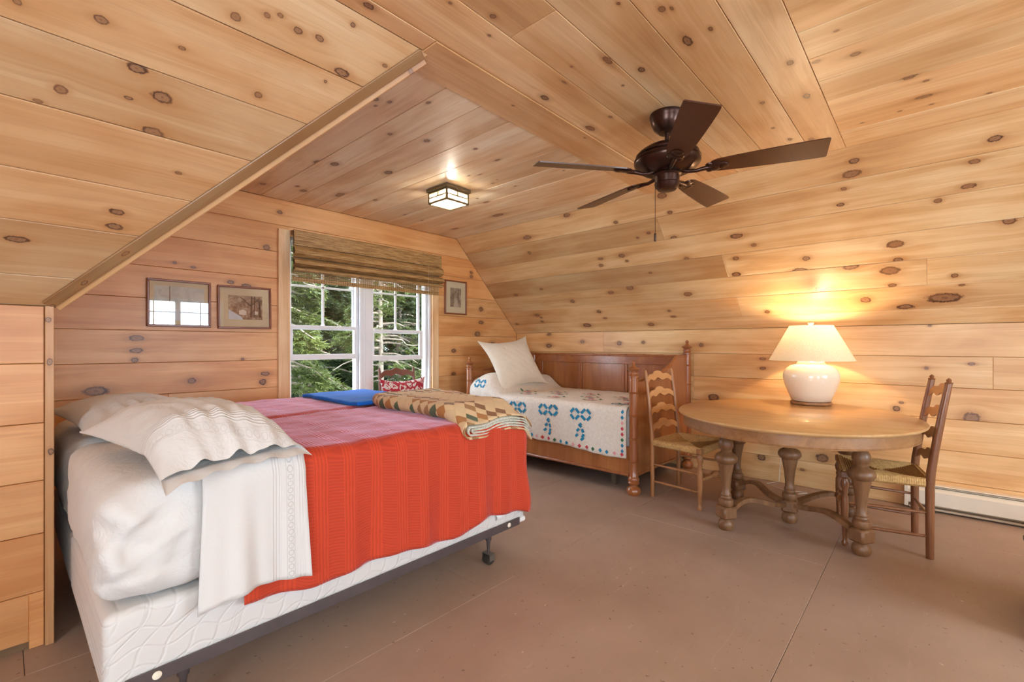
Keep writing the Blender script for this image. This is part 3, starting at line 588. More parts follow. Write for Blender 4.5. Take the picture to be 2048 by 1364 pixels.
conifer('hemlock_tree', 'light green hemlock seen behind the right casing', 6.9, 8.3, 6.4, 1.9, 0, 100, 6, bare=.1, leafs=180, ls=.13, tr=.07)
conifer('fir_tree', 'far fir at the right of the tree group', 11.0, 15.0, 8.2, 3.4, 1, 110, 8, leafs=160, ls=.28)
conifer('fir_tree', 'distant fir filling the gap behind the left window', 8.6, 19.5, 9.5, 4.2, 1, 120, 9, leafs=160, ls=.36)
conifer('fir_tree', 'distant fir filling the gap behind the right window', 13.2, 20.0, 9.5, 4.2, 1, 120, 10, leafs=160, ls=.36)
t = NT('forest_floor'); n = t.noise(t.obj(), .8, 4); GR = t.set(color=t.ramp(n, [(.3, (.04, .06, .02)), (.7, (.10, .13, .045))]), rough=.95)
b = B(); b.grid(24, 24, lambda u, v: (-20+50*u, 4.6+40*v, -3.05+.15*wob(u*9, v*9))); tag(b.build('ground', GR), kind='structure')
# ------------------------------------------------------------------ the pair of twin beds
def fabric(name, col, rough=.9, wave=260, bs=.12, sheen=.15, var=.03, wr=.25):
    t = NT(name); P = t.obj(); s3 = t.sep(P); n = t.noise(P, 4, 3)
    c = t.ramp(n, [(.3, tuple(x*(1-var) for x in col)), (.7, tuple(min(1, x*(1+var)) for x in col))])
    wv = t.M('MULTIPLY', t.M('SINE', t.M('MULTIPLY', s3[0], wave)), t.M('SINE', t.M('MULTIPLY', t.M('ADD', s3[1], s3[2]), wave)))
    w2 = t.noise(P, 11, 4, .6, 1.2)
    t.bump(w2, bs*2, .012)
    return t.set(color=c, rough=rough, sheen=sheen, sheenr=.4)
COTTON = fabric('white_cotton', lin('#d5d2ce'), .85, 500, .25)
SHEET = fabric('white_fitted_sheet', lin('#d5d2ce'), .85, 500, .30)
# box spring ticking: diagonal stitching with scrolls
t = NT('quilted_ticking'); P = t.sep(t.obj()); a = t.M('ADD', P[0], t.M('MULTIPLY', t.M('SINE', t.M('MULTIPLY', P[2], 45.0)), .012)); dd = t.M('ADD', a, t.M('MULTIPLY', P[2], -.75))
l1 = t.M('ABSOLUTE', t.M('SINE', t.M('MULTIPLY', dd, 42.0)))
dd2 = t.M('ADD', P[2], t.M('MULTIPLY', t.M('SINE', t.M('MULTIPLY', P[0], 38.0)), .014)); l2 = t.M('ABSOLUTE', t.M('SINE', t.M('MULTIPLY', dd2, 52.0)))
hh = t.M('MINIMUM', t.step(l1, 0, .35), t.step(l2, 0, .35))
pr = t.M('ABSOLUTE', t.M('SINE', t.M('MULTIPLY', dd, 9.0))); fine = t.M('ABSOLUTE', t.M('SINE', t.M('MULTIPLY', dd, 330.0)))
ln = t.M('MULTIPLY', t.M('MULTIPLY', t.M('SUBTRACT', 1.0, t.step(pr, .05, .16)), t.M('SUBTRACT', 1.0, t.step(fine, .1, .45))), .35)
c = t.mix(ln, lin('#d5d2ce'), (.25, .25, .27)); t.bump(hh, .38, .005); TICK = t.set(color=c, rough=.6, sheen=.2)
BLACKM = plain('brown_black_steel', (.11, .09, .09), .4, .1, metal=.4)
BEDX0, BEDX1 = .205, 2.165
BY = [(1.853, 2.825), (2.848, 3.81)]
TOP = .838
def bed(i, labels):
    y0, y1 = BY[i]
    fr = empty('bed_frame', ((BEDX0+BEDX1)/2, (y0+y1)/2, 0)); tag(fr, labels[0], 'bed frame', 'steel bed frames'); ox, oy = fr.location.x, fr.location.y
    for yy, sg in ((y0-.012, 1), (y1+.008, -1)):
        b = B(); ya, yb = sorted((yy, yy+.004*sg)); b.box(.255-ox, 2.10-ox, ya-oy, yb-oy, .190, .232); yc, yd = sorted((yy+.004*sg, yy+.045*sg)); b.box(.255-ox, 2.10-ox, yc-oy, yd-oy, .186, .190)
        rl = b.build('side_rail', BLACKM, fr)
        if i == 0 and sg == 1:
            for xx in (.335, 2.005):
                b = B(); b.lathe([(.013, 0), (.013, .003), (.008, .005)], 14, Matrix.Translation((xx-ox, ya-oy, .211)) @ Matrix.Rotation(PI/2, 4, 'X')); b.build('rivet', plain('cream_plastic', (.80, .74, .60), .5), rl, 40)
    for xx in (.42, 1.90):
        b = B(); b.box(xx-.02-ox, xx+.02-ox, y0+.03-oy, y1-.03-oy, .182, .186); b.box(xx-.02-ox, xx-.016-ox, y0+.03-oy, y1-.03-oy, .160, .182); b.build('cross_bar', BLACKM, fr)
        for yy in (y0+.055, y1-.055):
            b = B(); b.lathe([(.017, .160), (.019, .158), (.019, .140), (.013, .132), (.007, .075), (.007, .055)][::-1], 14, Matrix.Translation((xx-ox, yy-oy, 0))); cs = b.build('caster', BLACKM, fr, 40)
            b = B(); b.lathe([(.012, -.026), (.027, -.024), (.0295, -.016), (.0295, .016), (.027, .024), (.012, .026)], 20, Matrix.Translation((xx-ox, yy-oy, .0295)) @ Matrix.Rotation(PI/2, 4, 'X') @ Matrix.Rotation(0, 4, 'Z')); b.build('caster_wheel', plain('dark_rubber', (.03, .025, .022), .35), cs, 40)
            b = B(); b.cbox(xx-.02-ox, xx+.02-ox, yy-.033-oy, yy-.029-oy, .025, .064, .001); b.cbox(xx-.02-ox, xx+.02-ox, yy+.029-oy, yy+.033-oy, .025, .064, .001); b.cbox(xx-.02-ox, xx+.02-ox, yy-.033-oy, yy+.033-oy, .060, .065, .001); b.build('caster_fork', plain('grey_steel', (.22, .20, .18), .35, metal=.7), cs)
    bs = tag(rbox(BEDX0, BEDX1, y0, y1, .191, .440, .028, 24, 14, 5, lambda p: p+Vector((0, 0, .003*wob(p.x, p.y)))).build('box_spring', TICK, None, 60), labels[1], 'box spring', 'box springs of the twin beds')
    if i == 0:
        for xx in (BEDX0, BEDX1):
            sg = 1 if xx == BEDX0 else -1
            b = rbox(min(xx-.004*sg, xx+.055*sg), max(xx-.004*sg, xx+.055*sg), y0-.004, y0+.05, .189, .222, .014, 4, 4, 3); b.build('corner_guard', plain('white_plastic', (.80, .79, .77), .35), bs, 60)
        b = B(); b.grid(4, 4, lambda u, v: (1.90+.075*u, y0-.003-.014*math.sin(v*PI)*(1-.5*u), .262+.036*v)); o = b.build('law_tag', plain('paper_white', (.82, .82, .82), .7), bs); md = o.modifiers.new('s', 'SOLIDIFY'); md.thickness = .001
        b = B()
        for k in range(24):
            a0, a1 = 2*PI*k/24, 2*PI*(k+1)/24
            b.add([(1.285+.050*math.cos(a), y0-.0022, .315+.022*math.sin(a)) for a in (a0, a1)]+[(1.285+.046*math.cos(a), y0-.0022, .315+.0185*math.sin(a)) for a in (a1, a0)], [(0, 1, 2, 3)])
        for k in range(5): b.box(1.255+.013*k, 1.262+.013*k, y0-.0028, y0-.0012, .305+.002*(k % 2), .325-.002*(k % 3))
        b.build('stitched_emblem', plain('grey_stitch', (.58, .57, .56), .7), bs)
    def bulge(p):
        q = Vector(p); k = math.sin(max(0, min(1, (p.z-.44)/.40))*PI)
        cx, cy = (BEDX0+BEDX1)/2, (y0+y1)/2
        q.x += .010*k*(1 if p.x > cx else -1)*(abs(p.x-cx) > .9); q.y += .008*k*(1 if p.y > cy else -1)*(abs(p.y-cy) > .42)
        n_ = wob(p.x*2.2+i, p.z*3+p.y)*.010+wob(p.x*6, p.y*5+p.z*9)*.004
        edge = (1 if p.z < TOP-.02 else .35)*(1-.75*sm(.5, .75, p.x))
        q.y += n_*edge*(1 if p.y > cy else -1); q.x += n_*.8*edge
        if p.z < .52: q.y += .012*math.sin(p.x*55)*sm(.52, .44, p.z)*(.5); q.z += .006*math.sin(p.x*40+p.y*31)*sm(.52, .44, p.z)
        if i == 0 and p.y < 2.0:
            sd_ = sm(.30, .40, p.x)*sm(.75, .5, p.x)
            for (ax_, az_, an, wd_, am) in ((.26, .70, .9, .018, .016), (.30, .60, .55, .014, .012), (.27, .52, .2, .016, .012), (.36, .62, 1.2, .02, .009), (.24, .62, 1.35, .02, .014)):
                dx_, dz_ = p.x-ax_, p.z-az_; al = dx_*math.cos(an)+dz_*math.sin(an); pe = -dx_*math.sin(an)+dz_*math.cos(an)
                q.y -= am*math.exp(-(pe/wd_)**2)*math.exp(-(al/.13)**2)
        cr = sm(.36, .2, p.x)*sm(2.1, 1.85, p.y) if i == 0 else 0
        q.z -= .035*cr*sm(.6, .84, p.z); q.y += .022*math.sin(p.z*34+p.x*40)*cr
        return q
    mt = tag(rbox(BEDX0-.004, BEDX1-.01, y0-.002+.020*i, y1-.004-.020*(1-i), .452, TOP, .075, 90, 26, 30, bulge).build('mattress', SHEET, None, 80), labels[2], 'mattress', 'mattresses in white fitted sheets')
    return fr
bed(0, ('dark steel bed frame on casters with long rail nearest the open floor', 'white quilted box spring on the steel frame beside the open floor', 'thick white sheeted mattress under the big front pillow'))
bed(1, ('dark steel bed frame of the twin bed beside the window', 'white box spring of the twin bed beside the window', 'white sheeted mattress of the twin bed on the window side'))
# red blanket over both beds
t = NT('red_woven_blanket'); P = t.sep(t.obj()); x = t.M('ADD', P[0], t.M('MULTIPLY', t.M('SUBTRACT', t.noise(t.obj(), 3, 2), .5), .012)); yz = t.M('SUBTRACT', P[2], P[1])
ph = t.M('FRACT', t.M('DIVIDE', x, .128)); grp = t.M('MULTIPLY', t.step(ph, .50, .54), t.M('SUBTRACT', 1.0, t.step(ph, .96, 1.0)))
rib = t.M('MULTIPLY_ADD', t.M('SINE', t.M('MULTIPLY', x, 2*PI/.0148)), .5, .5)
tick_ = t.M('MULTIPLY_ADD', t.M('SINE', t.M('ADD', t.M('MULTIPLY', yz, 2*PI/.0125), t.M('MULTIPLY', x, 60.0))), .5, .5)
fin = t.M('MULTIPLY_ADD', t.M('SINE', t.M('MULTIPLY', yz, 2*PI/.006)), .5, .5)
hgt = t.M('ADD', t.M('MULTIPLY', grp, t.M('ADD', rib, t.M('MULTIPLY', fin, .25))), t.M('MULTIPLY', t.M('SUBTRACT', 1.0, grp), t.M('MULTIPLY', tick_, .4)))
c = t.mix(t.M('MULTIPLY', t.M('SUBTRACT', 1.0, t.step(hgt, .0, .6)), .38), lin('#c6411f'), lin('#8c2014')); t.bump(hgt, .42, .003)
RED = t.set(color=c, rough=.85, sheen=.8, sheenr=.3, sheent=(1, .70, .9, 1))
HX0, HX1 = .60, 2.182
def bl(p):
    q = Vector(p); n_ = wob(p.x*1.3, p.y*1.1)
    if p.z > TOP-.01: q.z += .006*n_+.004*wob(p.x*4, p.y*5)-.016*math.exp(-((p.y-2.83-.055*(p.x-1.2))/.022)**2)
    d = max(0, TOP-.03-p.z)/.55
    if p.y < 1.95:
        q.y -= d*(.006+.012*math.sin(p.x*15+1)+.008*math.sin(p.x*33))
        if p.x > 1.75: q.z += 0
    if p.x > 2.1: q.x -= d*(.010+.012*math.sin(p.y*13)) ; q.y += .018*d*math.sin(p.z*14)*(p.y < 1.95)
    return q
HEM = .255
def hem(p):
    q = bl(p)
    if p.z < TOP-.10 and p.y < 1.95:
        f = (TOP-.10-p.z)/(TOP-.10-HEM); x_ = p.x
        zh = .315+.022*math.sin(x_*3.2-.5)-.018*sm(1.75, 2.0, x_)-.0+.028*math.exp(-((x_-1.78)/.10)**2)-.012*math.sin(x_*9)-.028*sm(2.05, 2.17, x_)
        q.z = q.z+(zh-HEM)*f
    return q
b = rbox(HX0-.3, HX1, 1.828, 3.825, HEM-.10, TOP+.010, .07, 90, 60, 26, hem, lambda q: max(p.x for p in q) < HX0+.001 or max(p.z for p in q) < HEM+.001 or (min(p.x for p in q) < HX0-.02))
bk = tag(b.build('blanket', RED, None, 80), 'red ribbed woven blanket spread over both twin beds', 'blanket')
md = bk.modifiers.new('s', 'SOLIDIFY'); md.thickness = .005; md.offset = 1
# turned-down top sheet
t = NT('white_top_sheet'); P = t.sep(t.obj()); x = P[0]; pl = t.M('MULTIPLY', t.M('MULTIPLY_ADD', t.M('SINE', t.M('MULTIPLY', x, 2*PI/.0105)), .5, .5), t.M('ADD', t.M('MULTIPLY', t.step(x, .668, .672), t.M('SUBTRACT', 1.0, t.step(x, .702, .706))), t.M('MULTIPLY', t.step(x, .762, .766), t.M('SUBTRACT', 1.0, t.step(x, .786, .79)))))
yz = t.M('SUBTRACT', P[2], P[1]); rx = t.M('SUBTRACT', x, .738); ry = t.M('SUBTRACT', t.M('MULTIPLY', t.M('FRACT', t.M('DIVIDE', yz, .025)), .025), .0125)
rr = t.M('SQRT', t.M('ADD', t.M('MULTIPLY', rx, rx), t.M('MULTIPLY', ry, ry))); lace = t.M('MULTIPLY', t.M('SUBTRACT', 1.0, t.step(t.M('ABSOLUTE', t.M('SUBTRACT', rr, .009)), .0008, .0022)), .5)
edge = t.M('MULTIPLY', t.M('SUBTRACT', 1.0, t.step(t.M('ABSOLUTE', t.M('SUBTRACT', t.M('ABSOLUTE', rx), .0135)), .0006, .0018)), .4)
c = t.mix(t.M('MAXIMUM', lace, edge), lin('#d5d2ce'), (.34, .33, .32)); t.bump(t.M('ADD', pl, t.M('MULTIPLY', t.noise(t.obj(), 9, 4, .6, 1), 1.2)), .5, .004); TSH = t.set(color=c, rough=.85, sheen=.15)
def ts(p):
    q = hem(Vector(p)); q.z += .012 if p.z > TOP-.02 else 0
    if p.y < 1.95:
        d = max(0, TOP-.03-p.z)/.5; q.y -= .012+d*(.014+.016*math.sin(p.x*36+.5)*sm(.78, .6, p.x)+.006*math.sin(p.x*80))
        f = max(0, (TOP-.10-p.z)/(TOP-.10-.30)); zh = .375+.03*sm(.44, .8, p.x)+.020*math.sin((p.x-.44)*13)
        q.z = Vector(p).z+(zh-.30)*f if p.z < TOP-.10 else q.z
        q.x += .03*f*sm(.66, .44, p.x)*-1+.012*f
    return q
b = rbox(.10, 1.1, 1.824, 3.40, .20, TOP+.014, .07, 70, 40, 24, ts, lambda q: max(p.x for p in q) > .802 or min(p.x for p in q) < .445 or max(p.z for p in q) < .3001)
sh_ = tag(b.build('top_sheet', TSH, None, 80), 'white top sheet with lace band folded down over the red blanket', 'sheet'); md = sh_.modifiers.new('s', 'SOLIDIFY'); md.thickness = .004; md.offset = 1
# pillows
def pillow(name, label, cat, w, l, th, M4, m, hemside=0.0, sag=None, group=None, ears=.10, pw=2.6, seed=0, n=44, wr=1.0, bot=.75, gap=0.0):
    def surf(sg):
        def f(u, v):
            x, y = u*2-1, v*2-1
            if sg > 0: y = -1+gap+v*(2-gap)
            ex = 1+ears*(abs(x)*abs(y))**3-.06*(1-y*y)*abs(x)**4; ey = 1+ears*(abs(x)*abs(y))**3-.06*(1-x*x)*abs(y)**4
            yy = y
            if hemside: yy = (y+hemside)/(1-hemside) if y > -1 else -1; yy = max(-1.0, (y+1-hemside)/(2-hemside)*2-1)
            h_ = max(0, (1-abs(x)**pw))*max(0, (1-abs(yy)**pw)); h_ = h_**.62
            wn = (wob(x*1.6+seed, y*1.4)+.6*wob(x*4+seed, y*3.5)*max(abs(x), abs(y)))*.045*wr*(h_**.4)
            z = sg*(th/2*h_*(1 if sg > 0 else bot)+(.0035))+wn*th*(.6 if sg > 0 else .2)
            if hemside and y < -1+hemside*1.1: z += (sg*.003+.012*math.sin(x*15+seed)*(1-(y+1)/(hemside*1.1)))*(1 if sg > 0 else .5)
            if gap and sg > 0:
                fr_ = max(0, 1-(y+1-gap)/.22); z += .009*fr_*(1.1+math.sin(x*12+seed)+.5*math.sin(x*23))*(1-abs(x)**4)+.007*math.sin(x*21+seed)*math.exp(-((y+.45)/.3)**2)*(1-x*x)
            p = Vector((x*w/2*ex, y*l/2*ey, z)); p = M4 @ p
            if sag: p = sag(p)
            return tuple(p)
        return f
    b = B(); b.grid(n, n, surf(1)); b.grid(n, n, surf(-1))
    N1 = (n+1)**2; ring = [i for i in range(n+1)]+[(j+1)*(n+1)-1 for j in range(1, n+1)]+[n*(n+1)+i for i in range(n-1, -1, -1)]+[j*(n+1) for j in range(n-1, 0, -1)]
    for a, c_ in list(zip(ring, ring[1:]+ring[:1]))[n if gap else 0:]: b.f.append((a, c_, c_+N1, a+N1))
    return tag(b.build(name, m, None, 80), label, cat, group)
t = NT('pillowcase_cotton'); P = t.sep(t.obj()); n_ = t.noise(t.obj(), 10, 4, .6, 1.2); t.bump(n_, .6, .012)
PCASE = t.set(color=lin('#d5d2ce'), rough=.85, sheen=.15)
def lacecase(name, ycen, tilt):
    t = NT(name); P = t.sep(t.obj()); yy = t.M('SUBTRACT', t.M('ADD', P[1], t.M('MULTIPLY', P[0], tilt)), ycen)
    xx = t.M('SUBTRACT', t.M('MULTIPLY', t.M('FRACT', t.M('DIVIDE', P[0], .026)), .026), .013)
    rr = t.M('SQRT', t.M('ADD', t.M('MULTIPLY', yy, yy), t.M('MULTIPLY', xx, xx))); lace = t.M('MULTIPLY', t.M('SUBTRACT', 1.0, t.step(t.M('ABSOLUTE', t.M('SUBTRACT', rr, .0095)), .0008, .0024)), .45)
    e = t.M('MULTIPLY', t.M('SUBTRACT', 1.0, t.step(t.M('ABSOLUTE', t.M('SUBTRACT', t.M('ABSOLUTE', yy), .0145)), .0006, .002)), .4)
    tk = t.M('MULTIPLY', t.M('MULTIPLY_ADD', t.M('SINE', t.M('MULTIPLY', yy, 2*PI/.011)), .5, .5), t.M('MULTIPLY', t.step(yy, .028, .032), t.M('SUBTRACT', 1.0, t.step(yy, .085, .09))))
    t.bump(t.M('ADD', t.M('MULTIPLY', tk, .6), t.M('MULTIPLY', t.noise(t.obj(), 10, 4, .6, 1.2), 2.2)), .55, .006)
    return t.set(color=t.mix(t.M('MAXIMUM', lace, e), lin('#d5d2ce'), (.50, .49, .48)), rough=.85, sheen=.15)
def sag1(p):
    q = Vector(p)
    if q.y < 1.93: q.z -= (1.93-q.y)*.30
    return q
pillow('pillow', 'large white pillow with lace hem drooping over the bed edge', 'pillow', .45, .74, .27, Matrix.Translation((.505, 2.12, .915)) @ Matrix.Rotation(math.radians(9), 4, 'Z') @ Matrix.Rotation(math.radians(2), 4, 'X'), lacecase('lace_pillowcase', 1.945, .14), .16, sag1, 'bed pillows in white cases', seed=1, ears=.07, bot=.22, gap=.13, pw=3.0)
pillow('pillow', 'white lace trimmed pillow near the window wall behind the large one', 'pillow',   .48, .78, .20, Matrix.Translation((.45, 3.05, .907)) @ Matrix.Rotation(math.radians(5), 4, 'Z') @ Matrix.Rotation(math.radians(2), 4, 'X'), lacecase('lace_pillowcase_far', 2.86, .05), .14, None, 'bed pillows in white cases', seed=4, bot=.35, gap=.10)
# blue blanket and folded patchwork quilt at the foot
BLUE = fabric('blue_fleece', lin('#0f78ee'), .95, 300, .3, .1)
def dr_(x, y, z): return (x, y, z+.005*wob(x*3, y*3)-.05*sm(2.12, 2.2, x)-.03*sm(3.66, 3.78, y))
b = rbox(1.585, 2.175, 2.842, 3.70, TOP+.022, TOP+.050, .013, 14, 20, 2, lambda p: Vector(dr_(p.x+.05*(p.y-3)*0+.03*wob(p.y, 1), p.y, p.z)))
tag(b.build('folded_blanket', BLUE, None, 80), 'bright blue fleece blanket folded at the foot beside the window', 'blanket')
t = NT('patchwork'); P = t.sep(t.obj()); cs = .078; gx = t.M('DIVIDE', P[0], cs); gy = t.M('DIVIDE', P[1], cs); gx = t.M('ADD', gx, t.M('MULTIPLY', P[2], 6.0))
rx, ry = t.M('ADD', gx, gy), t.M('SUBTRACT', gx, gy); fx, fy = t.M('FLOOR', rx), t.M('FLOOR', ry)
wn = t.n('ShaderNodeTexWhiteNoise', noise_dimensions='2D'); t.put(wn.inputs['Vector'], t.comb(fx, fy, 0.0))
pc = t.ramp(wn.outputs[0], [(0, lin('#8a6240')), (.18, lin('#b07a44')), (.34, lin('#8a7358')), (.46, lin('#56644a')), (.56, lin('#d6bd94')), (.86, lin('#a07a50'))], 'CONSTANT')
ck = t.M('MODULO', t.M('ABSOLUTE', t.M('ADD', fx, fy)), 2.0)
zone = t.M('SUBTRACT', 1.0, t.M('MULTIPLY', t.M('MULTIPLY', t.step(P[0], 1.835, 1.845), t.M('SUBTRACT', 1.0, t.step(P[0], 2.035, 2.045))), t.M('MULTIPLY', t.step(P[1], 2.02, 2.03), t.M('SUBTRACT', 1.0, t.step(P[1], 2.58, 2.59)))))
cream = lin('#dcc095'); c = t.mix(t.M('MULTIPLY', t.M('SUBTRACT', 1.0, ck), zone), cream, pc)
e1 = t.M('ABSOLUTE', t.M('SUBTRACT', t.M('FRACT', rx), .5)); e2 = t.M('ABSOLUTE', t.M('SUBTRACT', t.M('FRACT', ry), .5)); seam = t.M('SUBTRACT', 1.0, t.step(t.M('MAXIMUM', e1, e2), .42, .5))
t.bump(t.M('ADD', t.M('MULTIPLY', seam, .7), t.M('MULTIPLY', t.noise(t.obj(), 20, 3), .6)), .5, .005); PATCH = t.set(color=c, rough=.9, sheen=.1)
BACKQ = blotch('quilt_backing_print', [(.35, (.28, .29, .24)), (.5, (.62, .60, .50)), (.65, (.70, .68, .58))], 120)
fq = empty('folded_quilt', (1.93, 2.32, TOP)); tag(fq, 'folded beige patchwork quilt with brown and green triangles at the bed foot', 'quilt')
def cpath(x0, x1, zb, zt, n=7):
    r = (zt-zb)/2; pts = [(x1-(x1-x0-r)*i/16, zb) for i in range(17)]; pts += [(x0+r-r*math.sin(PI*i/n), zb+r-r*math.cos(PI*i/n)) for i in range(1, n)]; pts += [(x0+r+(x1-x0-r)*i/16, zt) for i in range(17)]; return pts
def quilt_layer(x0, x1, zb, zt, name, m, th, y0=1.815, y1=2.83):
    path = cpath(x0, x1, zb, zt); ny = 40; b = B()
    def f(u, v):
        k = u*(len(path)-1); i = min(len(path)-2, int(k)); a = k-i; x = path[i][0]*(1-a)+path[i+1][0]*a; z = path[i][1]*(1-a)+path[i+1][1]*a
        y = y0+(y1-y0)*v+.012*math.sin(x*14)*(1-v)
        x_ = x+.035*wob(y*1.2, .3)-.11*sm(2.0, 2.83, y)*0+.05*(y-2.3)
        zz = z+TOP+.018+.006*wob(x*3, y*3)+.012*math.sin(x*16+1)*sm(2.0, 1.83, y)
        drop = sm(2.02, 1.80, y)*.085; zz -= drop; zz -= .10*sm(2.10, 2.23, x_)*sm(2.6, 1.95, y)
        return (x_, y, zz)
    b.grid(len(path)-1, ny, f); o = b.build(name, m, fq, 80); md = o.modifiers.new('s', 'SOLIDIFY'); md.thickness = th; md.offset = 0
    o.location = -fq.location; return o
quilt_layer(1.660, 2.215, .000, .078, 'outer_layer', PATCH, .007)
quilt_layer(1.690, 2.205, .016, .060, 'inner_layer', BACKQ, .006)
quilt_layer(1.72, 2.19, .030, .046, 'inner_layer', BACKQ, .006)
# ------------------------------------------------------------------ bamboo-turned daybed
DW = wood('honey_cherry', (.38, .132, .038), (.23, .068, .020), .28, 0, .8, .5)
DWZ = wood('honey_cherry_upright', (.38, .132, .038), (.24, .070, .021), .28, 2, .8, .5)
DWP = wood('cherry_panel', (.42, .160, .048), (.27, .088, .027), .26, 2, .5, .5)
db = empty('daybed', (4.185, 2.90, 0)); tag(db, 'cherry daybed with bamboo-turned posts and panelled back against the wall', 'daybed')
def rel(o): o.location = -db.location; return o
def bpost(x, y, h, fin=True):
    r = .036; pr = [(.048, 0), (.060, .022), (.061, .035), (.052, .060), (.034, .074), (.033, .084), (.046, .094), (.049, .105), (.042, .115), (.048, .125), (.047, .14), (.040, .152), (r, .160)]
    end = h-.145 if fin else h-.01; z = .28
    for k in range(6):
        if z > end-.05: break
        pr += [(r, z-.008), (r+.006, z-.004), (r+.003, z), (r+.006, z+.004), (r, z+.008)]; z += .195
    pr += [(r, end)]
    if fin: pr += [(.041, end+.004), (.041, end+.012), (.034, end+.016), (.038, end+.028), (.038, end+.045), (.030, end+.052), (.036, end+.060), (.052, end+.072), (.053, end+.078), (.030, end+.088), (.018, end+.098), (.012, end+.110), (.017, end+.124), (.017, end+.132), (.008, end+.143), (.001, end+.145)]
    else: pr += [(.001, h)]
    b = B(); b.lathe(pr, 24, Matrix.Translation((x, y, 0))); rel(b.build('post', DWZ, db, 40))
DX0, DX1, DY0, DY1 = 3.605, 4.765, 1.875, 3.925
bpost(DX0, DY0, 1.137); bpost(DX0, DY1, 1.137); bpost(DX1, DY0, 1.32); bpost(DX1, DY1, 1.15, False)
def bamboo(name, pts, r=.012, every=.22, parent=db):
    """a half-round bamboo moulding with joints"""
    P_ = [Vector(p) for p in pts]; out = []; rad = []; acc = 0
    for p, q in zip(P_[:-1], P_[1:]):
        n = max(1, int((q-p).length/.02))
        for k in range(n):
            out.append(p+(q-p)*k/n); rad.append(r+(.0035 if (acc % every) < .02 else 0)); acc += (q-p).length/n
    out.append(P_[-1]); rad.append(r); b = B(); b.tube(out, rad, 10); return rel(b.build(name, DW, parent, 50)) if parent == db else b.build(name, DW, parent, 50)
ENDTOP = [(3.63, .955), (3.80, .965), (4.0, .985), (4.15, 1.008), (4.28, 1.045), (4.38, 1.085), (4.45, 1.125), (4.50, 1.145), (4.60, 1.150), (4.745, 1.150)]
for yy, nm in ((DY0, 'near'), (DY1, 'far')):
    b = B(); b.prism([(3.63, .15), (4.745, .15)]+ENDTOP[::-1], yy-.012, yy+.012, lambda u, v, t: (u, t, v)); rel(b.build('end_panel', DWP, db))
    bamboo('end_moulding', [(x, yy, z+.006) for x, z in ENDTOP], .016)
    bamboo('end_moulding', [(3.63, yy-.014, .158), (4.745, yy-.014, .158)], .010)
# back: rails, stiles, sunk panels
b = B(); b.cbox(4.752, 4.782, DY0+.03, DY1-.02, 1.055, 1.145, .003); rel(b.build('back_rail', DW, db))
b = B(); b.cbox(4.752, 4.782, DY0+.03, DY1-.02, .20, .50, .003); rel(b.build('back_rail', DW, db))
ST = [DY0+.03, 2.03, 2.55, 2.62, 3.16, 3.23, 3.77, DY1-.02]
for a, c_ in ((0, 1), (2, 3), (4, 5), (6, 7)):
    b = B(); b.cbox(4.752, 4.782, ST[a], ST[c_], .50, 1.055, .003); rel(b.build('back_stile', DWZ, db))
    if a not in (0, 6): bamboo('stile_moulding', [(4.750, (ST[a]+ST[c_])/2, .52), (4.750, (ST[a]+ST[c_])/2, 1.05)], .007, .2)
for a, c_ in ((1, 2), (3, 4), (5, 6)):
    b = B(); b.cbox(4.766, 4.776, ST[a], ST[c_], .50, 1.055, .002); rel(b.build('back_panel', DWP, db))
bamboo('top_moulding', [(4.762, DY0+.03, 1.152), (4.762, DY1-.02, 1.152)], .016)
b = B(); b.cbox(3.595, 3.62, DY0+.03, DY1-.03, .155, .40, .003); rel(b.build('front_rail', DWP, db))
bamboo('rail_moulding', [(3.594, DY0+.035, .160), (3.594, DY1-.035, .160)], .013)
b = B(); b.box(3.62, 4.75, DY0+.02, DY1-.02, .34, .36); rel(b.build('platform', plain('dark_platform', (.10, .06, .035), .8), db))
b = B(); b.cbox(3.75, 3.79, 2.13, 2.17, .001, .34, .003); rel(b.build('support_leg', plain('dark_platform', (.10, .06, .035), .8), db))
# mattress and coverlet
tag(rbox(3.625, 4.745, DY0+.035, DY1-.03, .362, .725, .05, 12, 16, 6).build('daybed_mattress', SHEET, None, 60), 'white mattress under the coverlet of the cherry daybed', 'mattress')
t = NT('white_quilting'); P = t.sep(t.obj()); s_ = t.M('ADD', P[1], P[2]); d_ = t.M('SUBTRACT', P[1], P[2])
l1 = t.M('ABSOLUTE', t.M('SINE', t.M('MULTIPLY', t.M('ADD', s_, P[0]), 165.0))); l2 = t.M('ABSOLUTE', t.M('SINE', t.M('MULTIPLY', d_, 80.0)))
t.bump(t.M('ADD', t.M('MULTIPLY', t.step(l1, 0, .5), .8), t.M('MULTIPLY', t.noise(t.obj(), 14, 3), .8)), .45, .004)
CQ = t.set(color=t.ramp(t.noise(t.obj(), 40, 2), [(.3, lin('#dcd3c6')), (.7, lin('#eae2d6'))]), rough=.9, sheen=.2)
CY0, CY1 = DY0+.055, DY1-.035
def ctop(y): return .735+.215*sm(3.42, 3.70, y)*(1-.25*sm(3.74, 3.89, y))
